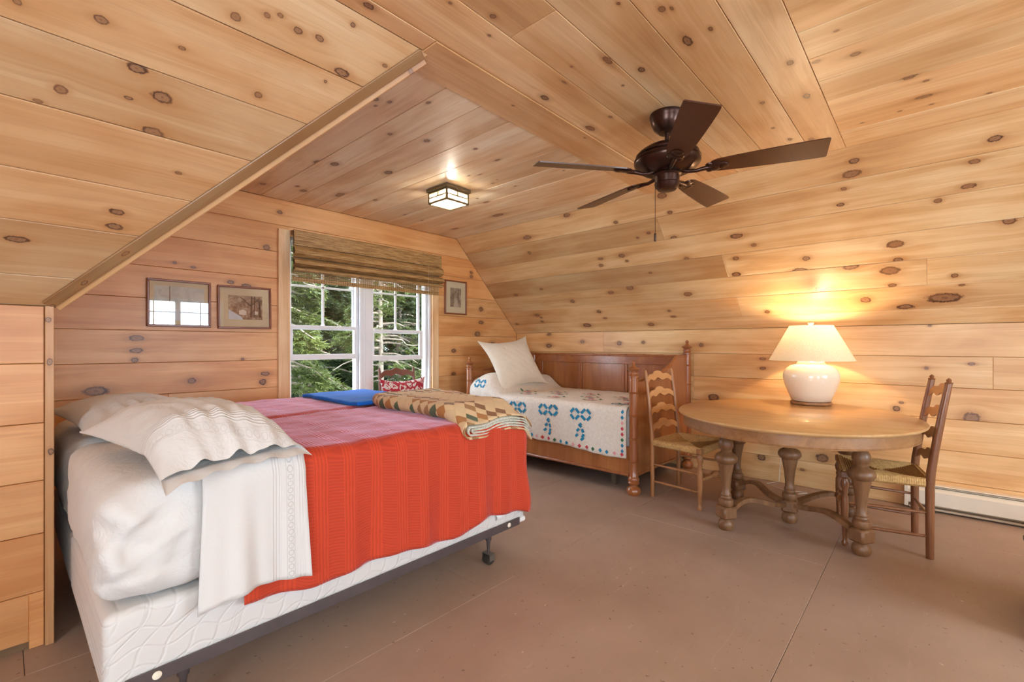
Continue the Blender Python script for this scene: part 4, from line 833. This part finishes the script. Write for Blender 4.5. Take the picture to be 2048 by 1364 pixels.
def cov(y, s):
    """s 0..1: hem -> shoulder -> back edge"""
    zt = ctop(y); lump = (zt-.735)/.215; r = .055+.14*max(0, lump); hz = .300+.045*sm(2.0, 3.2, y)+.006*math.sin(y*8)
    xf = 3.577+.004*math.sin(y*17)+.006*math.sin(y*41)*(1-min(1, s*2)); 
    L1 = zt-r-hz; L2 = r*PI/2; L3 = 4.735-(xf+r); T_ = L1+L2+L3; d = s*T_
    if d < L1: x, z = xf+.002*math.sin(y*30+d*8), hz+d
    elif d < L1+L2: a = (d-L1)/r; x, z = xf+r-r*math.cos(a), zt-r+r*math.sin(a)
    else:
        x, z = xf+r+(d-L1-L2), zt; z -= max(0, lump)*.06*sm(4.3, 4.73, x)
    z += .005*wob(x*2, y*2)*(d > L1+.05); x -= .0
    return Vector((x, y, z))
b = B(); b.grid(110, 90, lambda u, v: tuple(cov(CY0+(CY1-CY0)*u, v))); cv = tag(b.build('coverlet', CQ, None, 80), 'white quilted coverlet with blue bow patches draped over the daybed', 'coverlet')
md = cv.modifiers.new('s', 'SOLIDIFY'); md.thickness = .006; md.offset = 0
# patches sewn onto the coverlet
def on_front(y, z):
    lo, hi = 0, 1
    for _ in range(30):
        m_ = (lo+hi)/2
        if cov(y, m_).z < z: lo = m_
        else: hi = m_
    p = cov(y, lo); return Vector((p.x-.0085, p.y, p.z))
def on_top(x, y):
    lo, hi = .2, 1
    for _ in range(30):
        m_ = (lo+hi)/2
        if cov(y, m_).x < x: lo = m_
        else: hi = m_
    p = cov(y, hi); return Vector((p.x, p.y, p.z+.0085))
def patch(b, pts): 
    o = len(b.v); b.v += [tuple(p) for p in pts]; b.f.append(tuple(range(o, o+len(pts))))
PB = plain('patch_blue', lin('#1f7fa6'), .85, .1, 40); PR = plain('patch_red', lin('#c03a44'), .85, .1, 40); PG = plain('patch_green', lin('#2f6a4a'), .85, .1, 40); PP = plain('patch_pink', lin('#e0a0a0'), .85, .1, 40)
def dash(b, fn, cx, cy, dx, dy, L=.046, w=.024):
    n = math.hypot(dx, dy); dx, dy = dx/n, dy/n; q = [(-L/2, -w/2), (L/2, -w/2), (L/2, w/2), (-L/2, w/2)]
    patch(b, [fn(cx+a*dx-c_*dy, cy+a*dy+c_*dx) for a, c_ in q])
def bow(fn, cx, cy, k=1.0, tail=True):
    b = B()
    for sx in (-1, 1):
        for (ox, oy, dx, dy) in ((.030, .030, 1, 1), (.030, -.030, 1, -1), (.088, .030, 1, -1), (.088, -.030, 1, 1)): dash(b, fn, cx+sx*ox*k, cy+oy*k, sx*dx, dy, .056*k, .026*k)
    if tail:
        for (ox, oy, dx, dy) in ((0, -.095, 1, 1), (.0, -.105, 1, -1), (-.022, -.145, 1, 1), (.024, -.15, -1, 3), (.026, -.195, 1, 2.5), (-.035, -.195, 1, .9), (.020, -.225, 1, 1)): dash(b, fn, cx+ox*k, cy+oy*k, dx, dy, .036*k, .024*k)
    b.build('bow_patch', PB, cv)
for y_, z_ in ((3.50, .632), (3.16, .632), (2.765, .640), (2.39, .634)): bow(lambda a, c_: on_front(-a, c_), -y_, z_)
bow(lambda a, c_: on_front(-a, c_), -3.74, .84, .8, False); bow(lambda a, c_: on_top(c_, -a), -3.70, 3.86, .8, False); bow(lambda a, c_: on_top(c_, -a), -2.06, 3.72, .8, False)
for i in range(34):                                       # border of little squares along the hem and the right edge
    m = (PR, PG, PB, PP)[(i*7 + i//3) % 4]; b = B()
    if i < 26:
        y_ = 1.965+i*.072
        if y_ > CY1-.03: continue
        z_ = .300+.045*sm(2.0, 3.2, y_)+.032; fn = on_front; q = [(y_-.018, z_), (y_, z_-.020), (y_+.018, z_), (y_, z_+.020)]
    else: z_ = .36+(i-26)*.048; q = [(1.962-.016, z_), (1.962, z_-.020), (1.962+.016, z_), (1.962, z_+.020)]
    patch(b, [on_front(a, c_) for a, c_ in q]); b.build('border_patch', m, cv)
for i in range(11):                                       # flower sprays on the top
    fx, fy = 3.80+.20*(i % 3)+.04*(i % 2), 2.02+.135*i
    for m, l in ((PP, ((0, 0, 1, .2, .075, .030), (.03, .035, 1, -.6, .06, .026), (-.03, .03, 1, .8, .05, .026))), (PR, ((.005, .012, 1, .3, .03, .016),)), (PG, ((.05, -.055, 1, 1, .06, .022), (-.05, -.045, 1, -1, .06, .022), (-.02, .085, .4, 1, .05, .022))), (PB, ((.055, .06, 1, -1, .04, .02),))):
        b = B()
        for (ox, oy, dx, dy, L, w) in l: dash(b, lambda a, c_: on_top(a, c_), fx+ox, fy+oy, dx, dy, L, w)
        b.build('flower_patch', m, cv)
M4 = Matrix.Translation((4.06, 3.65, 1.058)) @ Matrix.Rotation(math.radians(-4), 4, 'Z') @ Matrix.Rotation(math.radians(-5), 4, 'Y') @ Matrix.Rotation(math.radians(60), 4, 'X')
pillow('pillow', 'square cream pillow leaning at the head of the daybed', 'pillow', .68, .58, .20, M4, fabric('cream_cotton', lin('#e2d8c6'), .85, 400, .3), ears=.16, seed=8, bot=.55)

# ------------------------------------------------------------------ chairs
def rush(name):
    t = NT(name); P = t.sep(t.obj()); n = t.noise(t.obj(), 60, 3); n2 = t.noise(t.obj(), 5, 2)
    c = t.ramp(t.M('ADD', t.M('MULTIPLY', n, .6), t.M('MULTIPLY', n2, .4)), [(.3, (.32, .17, .055)), (.55, (.60, .35, .12)), (.75, (.74, .47, .19))]); return t.set(color=c, rough=.7)
RUSH = rush('woven_rush')
def slat_poly(w, h, style):
    top = []; n = 24
    for i in range(n+1):
        u = i/n*2-1
        if style == 'arch': z = h*(.55+.45*math.cos(u*PI/2)**1.2)+.008*math.cos(u*9)
        else: z = h*(.40+.60*max(0, math.cos(u*PI/2))**1.6)+.010*math.cos(u*8.5)*(abs(u) > .3)
        top.append((u*w/2, z))
    bot = [((1-i/n*2)*w/2, .25*h*max(0, math.cos((1-i/n*2)*PI/2))+.010*math.cos((1-i/n*2)*9.4)-.004) for i in range(n+1)]
    return top+bot
def chair(label, loc, rz, wood_, slatm, style, h=1.06, wb=.46, wf=.55, d=.43, nsl=4, sh=.465, lean=.085, fin=False, pr=.0175, z0s=.60, slh=.105, rushm=None, group='ladder-back chairs'):
    o = empty('ladder_back_chair', loc, rz); tag(o, label, 'chair', group)
    def back(z): return lean*max(0, (z-sh)/(h-sh))**1.15
    for s_ in (-1, 1):
        zs = [0, .2, sh-.03, sh+.05, .62, .75, .88, h-.03, h]; pts = [(s_*(wb/2)*(1-.03*sm(sh, h, z)), back(z), z) for z in zs]
        b = B(); b.tube(pts, [pr*.92, pr, pr*1.05, pr*1.05, pr, pr*.97, pr*.93, pr*.85, pr*(.55 if not fin else .8)], 12)
        if fin: b.lathe([(pr*.85, -.003), (pr*.95, .003), (pr*.5, .008), (pr*.55, .014), (pr*.62, .020), (pr*.25, .028), (.0005, .031)], 12, Matrix.Translation((s_*(wb/2)*.97, back(h), h)))
        b.build('back_post', wood_, o, 40)
        k = .021; prf = [(.014, 0), (.019, .012), (.018, .022), (.012, .034), (.014, .06), (.0185, .16), (.021, .24), (.020, .30), (.014, .325), (.019, .338), (.0145, .352), (.022, .375), (.024, .395), (.018, .415), (.015, .425), (.021, .435), (.021, sh-.012)]
        b = B(); b.lathe(prf, 14, Matrix.Translation((s_*wf/2, -d, 0))); b.cbox(s_*wf/2-.024, s_*wf/2+.024, -d-.022, -d+.022, sh-.034, sh+.006, .004); b.build('front_leg', wood_, o, 40)
    def st(name, p, q, r=.0095, turned=False):
        p, q = Vector(p), Vector(q); b = B(); n = 16
        if turned: rad = [r*(.8+.2*math.sin(i/n*PI)+(.75 if i in (7, 9) else 1.15 if i == 8 else .5 if i in (3, 13) else 0)) for i in range(n+1)]
        else: rad = [r*(.8+.25*math.sin(i/n*PI)) for i in range(n+1)]
        b.tube([p+(q-p)*i/n for i in range(n+1)], rad, 10); b.build(name, wood_, o, 40)
    st('front_stretcher', (-wf/2, -d, .225), (wf/2, -d, .225), .014, True)
    for z in (.13, .27):
        for s_ in (-1, 1): st('side_stretcher', (s_*wb/2, 0, z), (s_*wf/2, -d, z+.005))
    st('back_stretcher', (-wb/2, 0, .24), (wb/2, 0, .24))
    for s_ in (-1, 1): st('seat_rail', (s_*wb/2, 0, sh-.022), (s_*wf/2, -d, sh-.022), .012)
    st('seat_rail', (-wb/2, 0, sh-.022), (wb/2, 0, sh-.022), .012); st('seat_rail', (-wf/2, -d, sh-.022), (wf/2, -d, sh-.022), .012)
    # rush seat: cords laid in from the four rails, meeting on the diagonals
    b = B(); N = 17
    for i in range(N):
        f0, f1 = i/N, (i+1)/N
        def cor(f): 
            g = f; cx, cy = 0, -d*.5
            pts = [(-wb/2-.006, .010), (wb/2+.006, .010), (wf/2+.012, -d-.014), (-wf/2-.012, -d-.014)]
            return [(x+(cx-x)*g, y+(cy-y)*g) for x, y in pts]
        A, C_, D = cor(f0), cor((f0+f1)/2), cor(f1); z0 = sh+.008-.022*math.sin(min(1, f0*1.2)*PI/2); z1 = sh+.008-.022*math.sin(min(1, f1*1.2)*PI/2)
        for e in range(4):
            e2 = (e+1) % 4
            for q in (0,):
                vs = [(*A[e], z0-.004), (*A[e2], z0-.004), (*C_[e2], (z0+z1)/2+.005), (*C_[e], (z0+z1)/2+.005), (*D[e2], z1-.004), (*D[e], z1-.004)]
                b.add(vs, [(0, 1, 2, 3), (3, 2, 4, 5)])
    for e, (p, q) in enumerate((((-wb/2, 0), (wb/2, 0)), ((wb/2, 0), (wf/2, -d)), ((wf/2, -d), (-wf/2, -d)), ((-wf/2, -d), (-wb/2, 0)))):
        p, q = Vector((*p, 0)), Vector((*q, 0)); n = int((q-p).length/.011); ee = (q-p).normalized(); nn = Vector((ee.y, -ee.x, 0))
        if nn.dot((p+q)/2-Vector((0, -d/2, 0))) < 0: nn = -nn
        for k_ in range(2, n-1):
            c0 = p+(q-p)*k_/n; c1 = p+(q-p)*(k_+.9)/n
            prof = [(-.012, sh+.010), (.010, sh+.008), (.018, sh-.008), (.018, sh-.030), (.006, sh-.042), (-.02, sh-.044)]
            vs = [tuple((c0 if w == 0 else c1)+nn*a+Vector((0, 0, z))) for w in (0, 1) for a, z in prof]; m_ = len(prof)
            b.add(vs, [(i, i+1, m_+i+1, m_+i) for i in range(m_-1)])
    for i in (0,): b.add([(-wb/2, 0, sh-.044), (wb/2, 0, sh-.044), (wf/2, -d, sh-.044), (-wf/2, -d, sh-.044)], [(3, 2, 1, 0)])
    b.build('rush_seat', rushm or RUSH, o, None, False)
    for i in range(nsl):
        z = z0s+(h-slh-.012-z0s)*i/max(1, nsl-1); w = wb*(1-.03*sm(sh, h, z))-.018; poly = slat_poly(w, slh, style); vs = []
        def cv_(u, v, t): 
            y = back(z+v)+.020*math.cos(u/w*PI)+t; return (u, y, z+v)
        b = B(); n = len(poly)//2
        for t_ in (-.0045, .0045):
            for (u, v) in poly: vs.append(cv_(u, v, t_))
        N2 = len(poly); fs = []
        for k_ in range(n-1):
            a, c_ = k_, N2-1-k_; fs.append((a, a+1, c_-1, c_)); fs.append((N2+a, N2+c_, N2+c_-1, N2+a+1))
        fs += [(k_, N2+k_, N2+(k_+1) % N2, (k_+1) % N2) for k_ in range(N2)]
        b.add(vs, fs); b.build('slat', slatm, o, 35)
    return o
MAPLE = wood('honey_maple', (.44, .20, .075), (.30, .125, .045), .38, 2, 1.2)
MSLAT = wood('pale_maple_slat', (.60, .33, .14), (.50, .26, .10), .4, 0, .8)
WALN = wood('amber_walnut', (.27, .105, .040), (.17, .062, .024), .32, 2, 1.2, .2)
WSLAT = wood('amber_slat', (.48, .23, .085), (.36, .16, .06), .35, 0, .8)
REDW = wood('red_brown_maple', (.22, .085, .055), (.15, .055, .036), .4, 2, 1.0)
chair('honey ladder-back rush chair standing against the daybed end', (3.905, 1.722, 0), -.07, MAPLE, MSLAT, 'wave', 1.055, .465, .55, .425, lean=.07, fin=False, z0s=.54, slh=.088)
chair('dark amber ladder-back chair pushed under the far end of the table', (3.915, .045, 0), math.radians(190.5), WALN, WSLAT, 'wave', 1.045, .42, .50, .415, lean=.085, fin=True, pr=.0215, z0s=.535, slh=.088)
chair('red-brown chair at the window holding the red floral cushion', (2.80, 4.13, 0), 0, REDW, REDW, 'arch', 1.035, .43, .46, .28, nsl=2, lean=.05, pr=.016, z0s=.60, slh=.085)
t = NT('red_floral_print'); P = t.sep(t.obj()); q = t.comb(P[0], P[2], 0.0); wv = t.n('ShaderNodeTexVoronoi', feature='DISTANCE_TO_EDGE'); wv.inputs['Scale'].default_value = 13; nz = t.n('ShaderNodeTexNoise'); nz.inputs['Scale'].default_value = 14
t.put(nz.inputs['Vector'], q); t.put(wv.inputs['Vector'], t.V('ADD', q, t.V('MULTIPLY', nz.outputs[1], (.09, .09, 0)))); v2 = t.n('ShaderNodeTexVoronoi'); v2.inputs['Scale'].default_value = 9; t.put(v2.inputs['Vector'], q)
rings = t.M('SINE', t.M('MULTIPLY', v2.outputs[0], 52.0)); m1 = t.M('MULTIPLY', t.step(rings, .15, .45), t.M('SUBTRACT', 1.0, t.step(v2.outputs[0], .42, .52))); m2 = t.M('MULTIPLY', t.step(wv.outputs[0], .12, .15), t.M('SUBTRACT', 1.0, t.step(wv.outputs[0], .28, .31)))
c = t.mix(t.M('MINIMUM', t.M('ADD', m1, m2), 1.0), lin('#b01f36'), lin('#e2dad4')); FLOR = t.set(color=c, rough=.85, sheen=.2)
pillow('cushion', 'red cushion with white floral print propped on the window chair', 'cushion', .50, .42, .13, Matrix.Translation((2.795, 4.02, .70)) @ Matrix.Rotation(math.radians(80), 4, 'X'), FLOR, ears=.12, seed=3, wr=.6)

# ------------------------------------------------------------------ oval oak table
OAKT = wood('worn_oak_top', (.62, .38, .17), (.48, .27, .105), .30, 1, .7, .2)
OAK = wood('dark_oak', (.26, .125, .052), (.15, .068, .028), .42, 2, 1.4)
OAKA = wood('oak_apron', (.36, .18, .070), (.24, .11, .042), .4, 0, 1.0)
TC = (3.80, .755); TZ = .785; tb = empty('oval_table', (TC[0], TC[1], 0), math.radians(11)); tag(tb, 'oval oak table with five bulbous turned legs and curved stretchers', 'table')
def oval(a, b_, n=72): return [(a*math.cos(2*PI*i/n), b_*math.sin(2*PI*i/n)) for i in range(n)]
def ovlathe(prof, a, b_, n=72):
    b = B(); m_ = len(prof)
    for i in range(n):
        t_ = 2*PI*i/n
        for (dr, z) in prof: b.v.append(((a+dr)*math.cos(t_), (b_+dr)*math.sin(t_), z))
    for i in range(n):
        j = (i+1) % n
        for k in range(m_-1): b.f.append((i*m_+k, j*m_+k, j*m_+k+1, i*m_+k+1))
    return b
b = ovlathe([(-.10, TZ-.026), (-.030, TZ-.026), (-.016, TZ-.024), (-.012, TZ-.019), (-.003, TZ-.016), (0, TZ-.010), (-.002, TZ-.004), (-.007, TZ)], .85, .745)
n = 72; m_ = 8; b.f.append(tuple(i*m_+m_-1 for i in range(n))); b.f.append(tuple(i*m_ for i in reversed(range(n)))); b.build('table_top', OAKT, tb, 40)
ap = ovlathe([(-.075, TZ-.026), (-.038, TZ-.026), (-.036, TZ-.088), (-.032, TZ-.092), (-.033, TZ-.098), (-.075, TZ-.098), (-.075, TZ-.026)], .85, .745); ap.build('apron', OAKA, tb, 40)
LP = [(.038, 0), (.046, .010), (.051, .030), (.048, .052), (.034, .068), (.030, .074), (.036, .080)]
LP2 = [(.036, .160), (.044, .168), (.049, .188), (.045, .208), (.034, .214), (.038, .222), (.033, .232), (.036, .240), (.028, .252), (.029, .30), (.036, .37), (.047, .43), (.052, .455), (.062, .462), (.073, .478), (.074, .495), (.064, .515), (.040, .530), (.032, .538), (.033, .548), (.043, .560), (.049, .580), (.047, .605), (.038, .620), (.034, .628), (.040, .634), (.042, .690)]
LEGS = [(-.375, .375), (-.375, -.375), (.375, .375), (.375, -.375), (0, 0)]
for i, (x, y) in enumerate(LEGS):
    Mt = Matrix.Translation((x, y, 0)); b = B(); b.lathe(LP, 24, Mt); b.lathe(LP2, 24, Mt)
    rot = Matrix.Translation((x, y, 0)) @ Matrix.Rotation(PI/4 if i < 4 else 0, 4, 'Z'); b.cbox(-.052, .052, -.052, .052, .078, .162, .012, rot); b.build('leg', OAK, tb, 40)
for (x, y) in LEGS[:4]:
    u = Vector((x, y, 0)).normalized(); pts = []
    for k in range(15): s_ = k/14; dd_ = .045+(.53-.09)*s_; pts.append(u*dd_+Vector((0, 0, .132+.042*math.sin(s_*PI)-.016*math.sin(s_*2*PI)))+Vector((-u.y, u.x, 0))*.018*math.sin(s_*2*PI))
    b = B(); b.tube(pts, 0, flat=(.042, .030)); b.build('stretcher', OAK, tb)

# ------------------------------------------------------------------ table lamp
lp = empty('table_lamp', (4.47, .735, TZ+.0005)); tag(lp, 'round cream ceramic table lamp with lit linen shade on the oval table', 'lamp')
CER = plain('cream_glaze', lin('#efe6d2'), .12, .02, coat=.5)
b = B(); b.lathe([(.130, 0), (.145, .003), (.148, .012), (.145, .022), (.13, .025)], 40); b.build('wooden_base', wood('lamp_base_wood', (.40, .20, .08), (.28, .13, .05), .4), lp, 40)
b = B(); b.lathe([(.128, .026), (.140, .032), (.160, .085), (.182, .14), (.197, .19), (.201, .225), (.197, .255), (.180, .290), (.150, .314), (.105, .328), (.102, .336), (.098, .342), (.090, .352), (.060, .358), (.02, .360)], 48); b.build('ceramic_body', CER, lp, 50)
b = B(); b.lathe([(.012, .358), (.012, .42), (.018, .425), (.018, .47), (.010, .475)], 14); b.build('socket', plain('brass', (.60, .42, .18), .3, metal=1.0), lp, 40)
b = B()
for s_ in (-1, 1): b.tube([(s_*.012, 0, .42), (s_*.05, 0, .46), (s_*.055, 0, .54), (s_*.03, 0, .62), (0, 0, .645)], .002, 6)
for a in range(3): b.tube([(0, 0, .640), (.150*math.cos(a*2.094), .150*math.sin(a*2.094), .640)], .002, 5)
b.build('harp', plain('brass', (.60, .42, .18), .3, metal=1.0), lp)
t = NT('linen_shade'); P = t.sep(t.obj()); n = t.noise(t.obj(), 140, 2); c = t.ramp(n, [(.3, lin('#e6d6b2')), (.7, lin('#f4e8cc'))]); tl = t.n('ShaderNodeBsdfTranslucent'); t.put(tl.inputs[0], c); t.set(color=c, rough=.9)
ms = t.n('ShaderNodeMixShader'); ms.inputs[0].default_value = .09; t.t.links.new(t.p.outputs[0], ms.inputs[1]); t.t.links.new(tl.outputs[0], ms.inputs[2]); t.t.links.new(ms.outputs[0], t.out.inputs[0]); LIN = t.m
b = B(); N_ = 56
for (r, z) in ((.303, .358), (.300, .363), (.157, .638), (.155, .643)):
    for i in range(N_): a = 2*PI*i/N_; b.v.append((r*math.cos(a), r*math.sin(a), z))
for k in range(3):
    for i in range(N_): j = (i+1) % N_; b.f.append((k*N_+i, k*N_+j, (k+1)*N_+j, (k+1)*N_+i))
b.build('lamp_shade', LIN, lp, 60)
b = B(); b.lathe([(.004, .645), (.008, .650), (.020, .658), (.022, .668), (.014, .678), (.001, .680)], 16); b.build('finial', plain('pale_wood_knob', (.70, .52, .30), .4), lp, 40)
b = B(); b.tube([(.05, .10, .010-TZ), (.15, .05, .006-TZ), (.12, .22, .005-TZ), (.22, .38, .005-TZ), (.31, .30, .02-TZ), (.315, .28, .3-TZ), (.25, .16, .0), (.13, .05, .008)], .0032, 6); b.build('power_cord', plain('white_cord', (.75, .70, .62), .5), lp, 60)
b = B(); b.lathe([(.002, .47), (.016, .478), (.030, .515), (.026, .54), (.012, .552), (.001, .555)], 16); bm_ = NT('lit_bulb'); b.build('bulb', bm_.set(color=(1, .8, .5), emit=(1, .66, .32), estr=60), lp, 50)
pl_ = light('lamp_bulb_light', 'POINT', (4.47, .735, TZ+.585), (0, 0, 0), 24, (1, .70, .40), shadow_soft_size=.03); 

# ------------------------------------------------------------------ ceiling fan
BRZ = plain('oil_rubbed_bronze', (.060, .028, .020), .28, .15, 20, metal=.75); BLD = wood('walnut_blade', (.085, .024, .010), (.050, .014, .007), .35, 0, .8, .2)
FX, FY_ = 2.51, 1.10; fan = empty('ceiling_fan', (FX, FY_, ZC)); tag(fan, 'five-bladed dark bronze ceiling fan hanging from the pine ceiling', 'ceiling fan')
def dn(l): return [(r, -z) for r, z in l]
b = B(); b.lathe(dn([(.060, 0), (.093, .0005), (.095, .012), (.092, .022), (.090, .030), (.086, .05), (.070, .085), (.052, .098), (.046, .104), (.020, .106)]), 36); b.build('canopy', BRZ, fan, 40)
b = B(); b.lathe(dn([(.012, .10), (.012, .20), (.022, .202), (.024, .215), (.02, .222)]), 18); b.build('downrod', BRZ, fan, 40)
b = B(); b.lathe(dn([(.03, .168), (.075, .174), (.120, .190), (.155, .212), (.166, .226), (.170, .228), (.170, .234), (.166, .237), (.174, .246), (.179, .250), (.180, .258), (.175, .262), (.175, .266), (.180, .270), (.178, .280), (.165, .296), (.140, .315), (.115, .326), (.08, .332), (.05, .334)]), 44); b.build('motor_housing', BRZ, fan, 40)
b = B(); b.lathe(dn([(.05, .330), (.076, .334), (.078, .342), (.068, .350), (.066, .385), (.070, .390), (.066, .396), (.062, .410), (.052, .418), (.048, .424), (.02, .428)]), 36); b.build('switch_housing', BRZ, fan, 40)
for k in range(5):
    a = math.radians(-146+72*k); Mk = Matrix.Rotation(a, 4, 'Z') @ Matrix.Translation((0, 0, -.326)) @ Matrix.Rotation(math.radians(-13), 4, 'X')
    top = [(.222, .026), (.235, .042), (.26, .053), (.33, .060), (.42, .066), (.52, .071), (.62, .075), (.71, .077), (.748, .076), (.757, .071)]; poly = [(x, -y) for x, y in top]+[(x, y) for x, y in top[::-1]]
    b = B(); b.prism(poly, -.003, .003, None, Mk); bl_ = b.build('blade', BLD, fan)
    b = B(); b.tube([(.075, 0, .004), (.11, 0, -.012), (.15, 0, -.016), (.19, 0, -.010), (.235, 0, -.006)], [.014, .011, .010, .012, .014], 10, Mk)
    for (x, y, r1, r2, h_) in ((.245, 0, .042, .030, .010), (.285, 0, .030, .022, .007), (.22, .022, .020, .016, .006), (.22, -.022, .020, .016, .006)): b.lathe([(r1*.8, -.004), (r1, -.006), (r1*.85, -.012), (r1*.4, -.015), (.001, -.016)], 16, Mk @ Matrix.Translation((x, y, 0)))
    b.build('blade_iron', BRZ, bl_, 40)
b = B(); b.tube([(-.055, .045, -.405), (-.055, .045, -.668)], .0016, 6); pc_ = b.build('pull_chain', BRZ, fan); b = B(); b.lathe([(.003, -.716), (.0065, -.712), (.0065, -.672), (.003, -.668)], 10, Matrix.Translation((-.055, .045, 0))); b.build('chain_fob', plain('dark_wood_fob', (.05, .015, .008), .4), pc_, 40)

# ------------------------------------------------------------------ flush ceiling light
cl = empty('ceiling_light', (2.505, 2.985, ZC-.0005)); tag(cl, 'square mission style flush light with lit art glass panes', 'ceiling light')
VB = plain('verdigris_bronze', (.21, .17, .10), .45, .15, 30, metal=.6)
b = B(); b.cbox(-.132, .132, -.132, .132, -.028, 0, .003); b.build('canopy', VB, cl)
b = B(); w = .112; z0, z1 = -.125, -.028
for sx in (-1, 1):
    for sy in (-1, 1): b.cbox(sx*w-.008, sx*w+.008, sy*w-.008, sy*w+.008, z0, z1, .001)
for s_ in (-1, 1):
    for z in (z0, z1-.014): b.cbox(-w, w, s_*w-.0075, s_*w+.0075, z, z+.014, .001); b.cbox(s_*w-.0075, s_*w+.0075, -w, w, z, z+.014, .001)
b.build('frame', VB, cl)
t = NT('lit_opal_glass'); c_ = t.ramp(t.noise(t.obj(), 30, 3), [(.3, (.95, .82, .58)), (.7, (1, .92, .74))]); t.set(color=c_, rough=.3, emit=c_, estr=.55)
tr = t.n('ShaderNodeBsdfTransparent'); ms = t.n('ShaderNodeMixShader'); ms.inputs[0].default_value = .5; t.t.links.new(t.p.outputs[0], ms.inputs[1]); t.t.links.new(tr.outputs[0], ms.inputs[2]); t.t.links.new(ms.outputs[0], t.out.inputs[0]); LG = t.m
light('ceiling_light_bulb', 'POINT', (2.505, 2.985, ZC-.075), (0, 0, 0), 55, (1, .90, .76), shadow_soft_size=.03)
for s_ in (-1, 1):
    for ax in (0, 1):
        f = (lambda x, y, z: (x, s_*y, z)) if ax == 0 else (lambda x, y, z: (s_*y, x, z))
        for (x0, x1, za, zb_) in ((-w+.006, -.0015, -.072, -.038), (.0015, w-.006, -.072, -.038), (-w+.006, w-.006, -.115, -.075)):
            b = B(); b.add([f(x, y, z) for x in (x0, x1) for y in (w-.002, w+.001) for z in (za, zb_)], [(0, 1, 3, 2), (4, 6, 7, 5), (0, 4, 5, 1), (2, 3, 7, 6), (0, 2, 6, 4), (1, 5, 7, 3)]); b.build('pane', LG, cl)
        b = B()
        for (x0, x1, za, zb_) in ((-w, w, -.079, -.070), (-.0045, .0045, -.079, -.035)): b.add([f(x, y, z) for x in (x0, x1) for y in (w-.003, w+.003) for z in (za, zb_)], [(0, 1, 3, 2), (4, 6, 7, 5), (0, 4, 5, 1), (2, 3, 7, 6), (0, 2, 6, 4), (1, 5, 7, 3)])
        b.build('came', VB, cl)
b = B(); b.box(-w+.005, w-.005, -w+.005, w-.005, z0+.002, z0+.006); b.build('bottom_pane', LG, cl)

# ------------------------------------------------------------------ dark chest at the edge of the view
ch = empty('dark_chest', (3.19, -.62, 0)); tag(ch, 'low dark wooden chest standing on the brown floor beyond the table', 'chest')
CHW = wood('dark_chest_wood', (.035, .022, .016), (.022, .014, .010), .4, 0)
b = B(); b.cbox(-.25, .25, -.25, .27, .02, .29, .006); b.build('body', CHW, ch); b = B(); b.cbox(-.26, .26, -.26, .28, .29, .32, .006); b.build('lid', CHW, ch)
for sx in (-.22, .22):
    for sy in (-.22, .24): b = B(); b.cbox(sx-.02, sx+.02, sy-.02, sy+.02, 0, .022, .003); b.build('foot', CHW, ch)
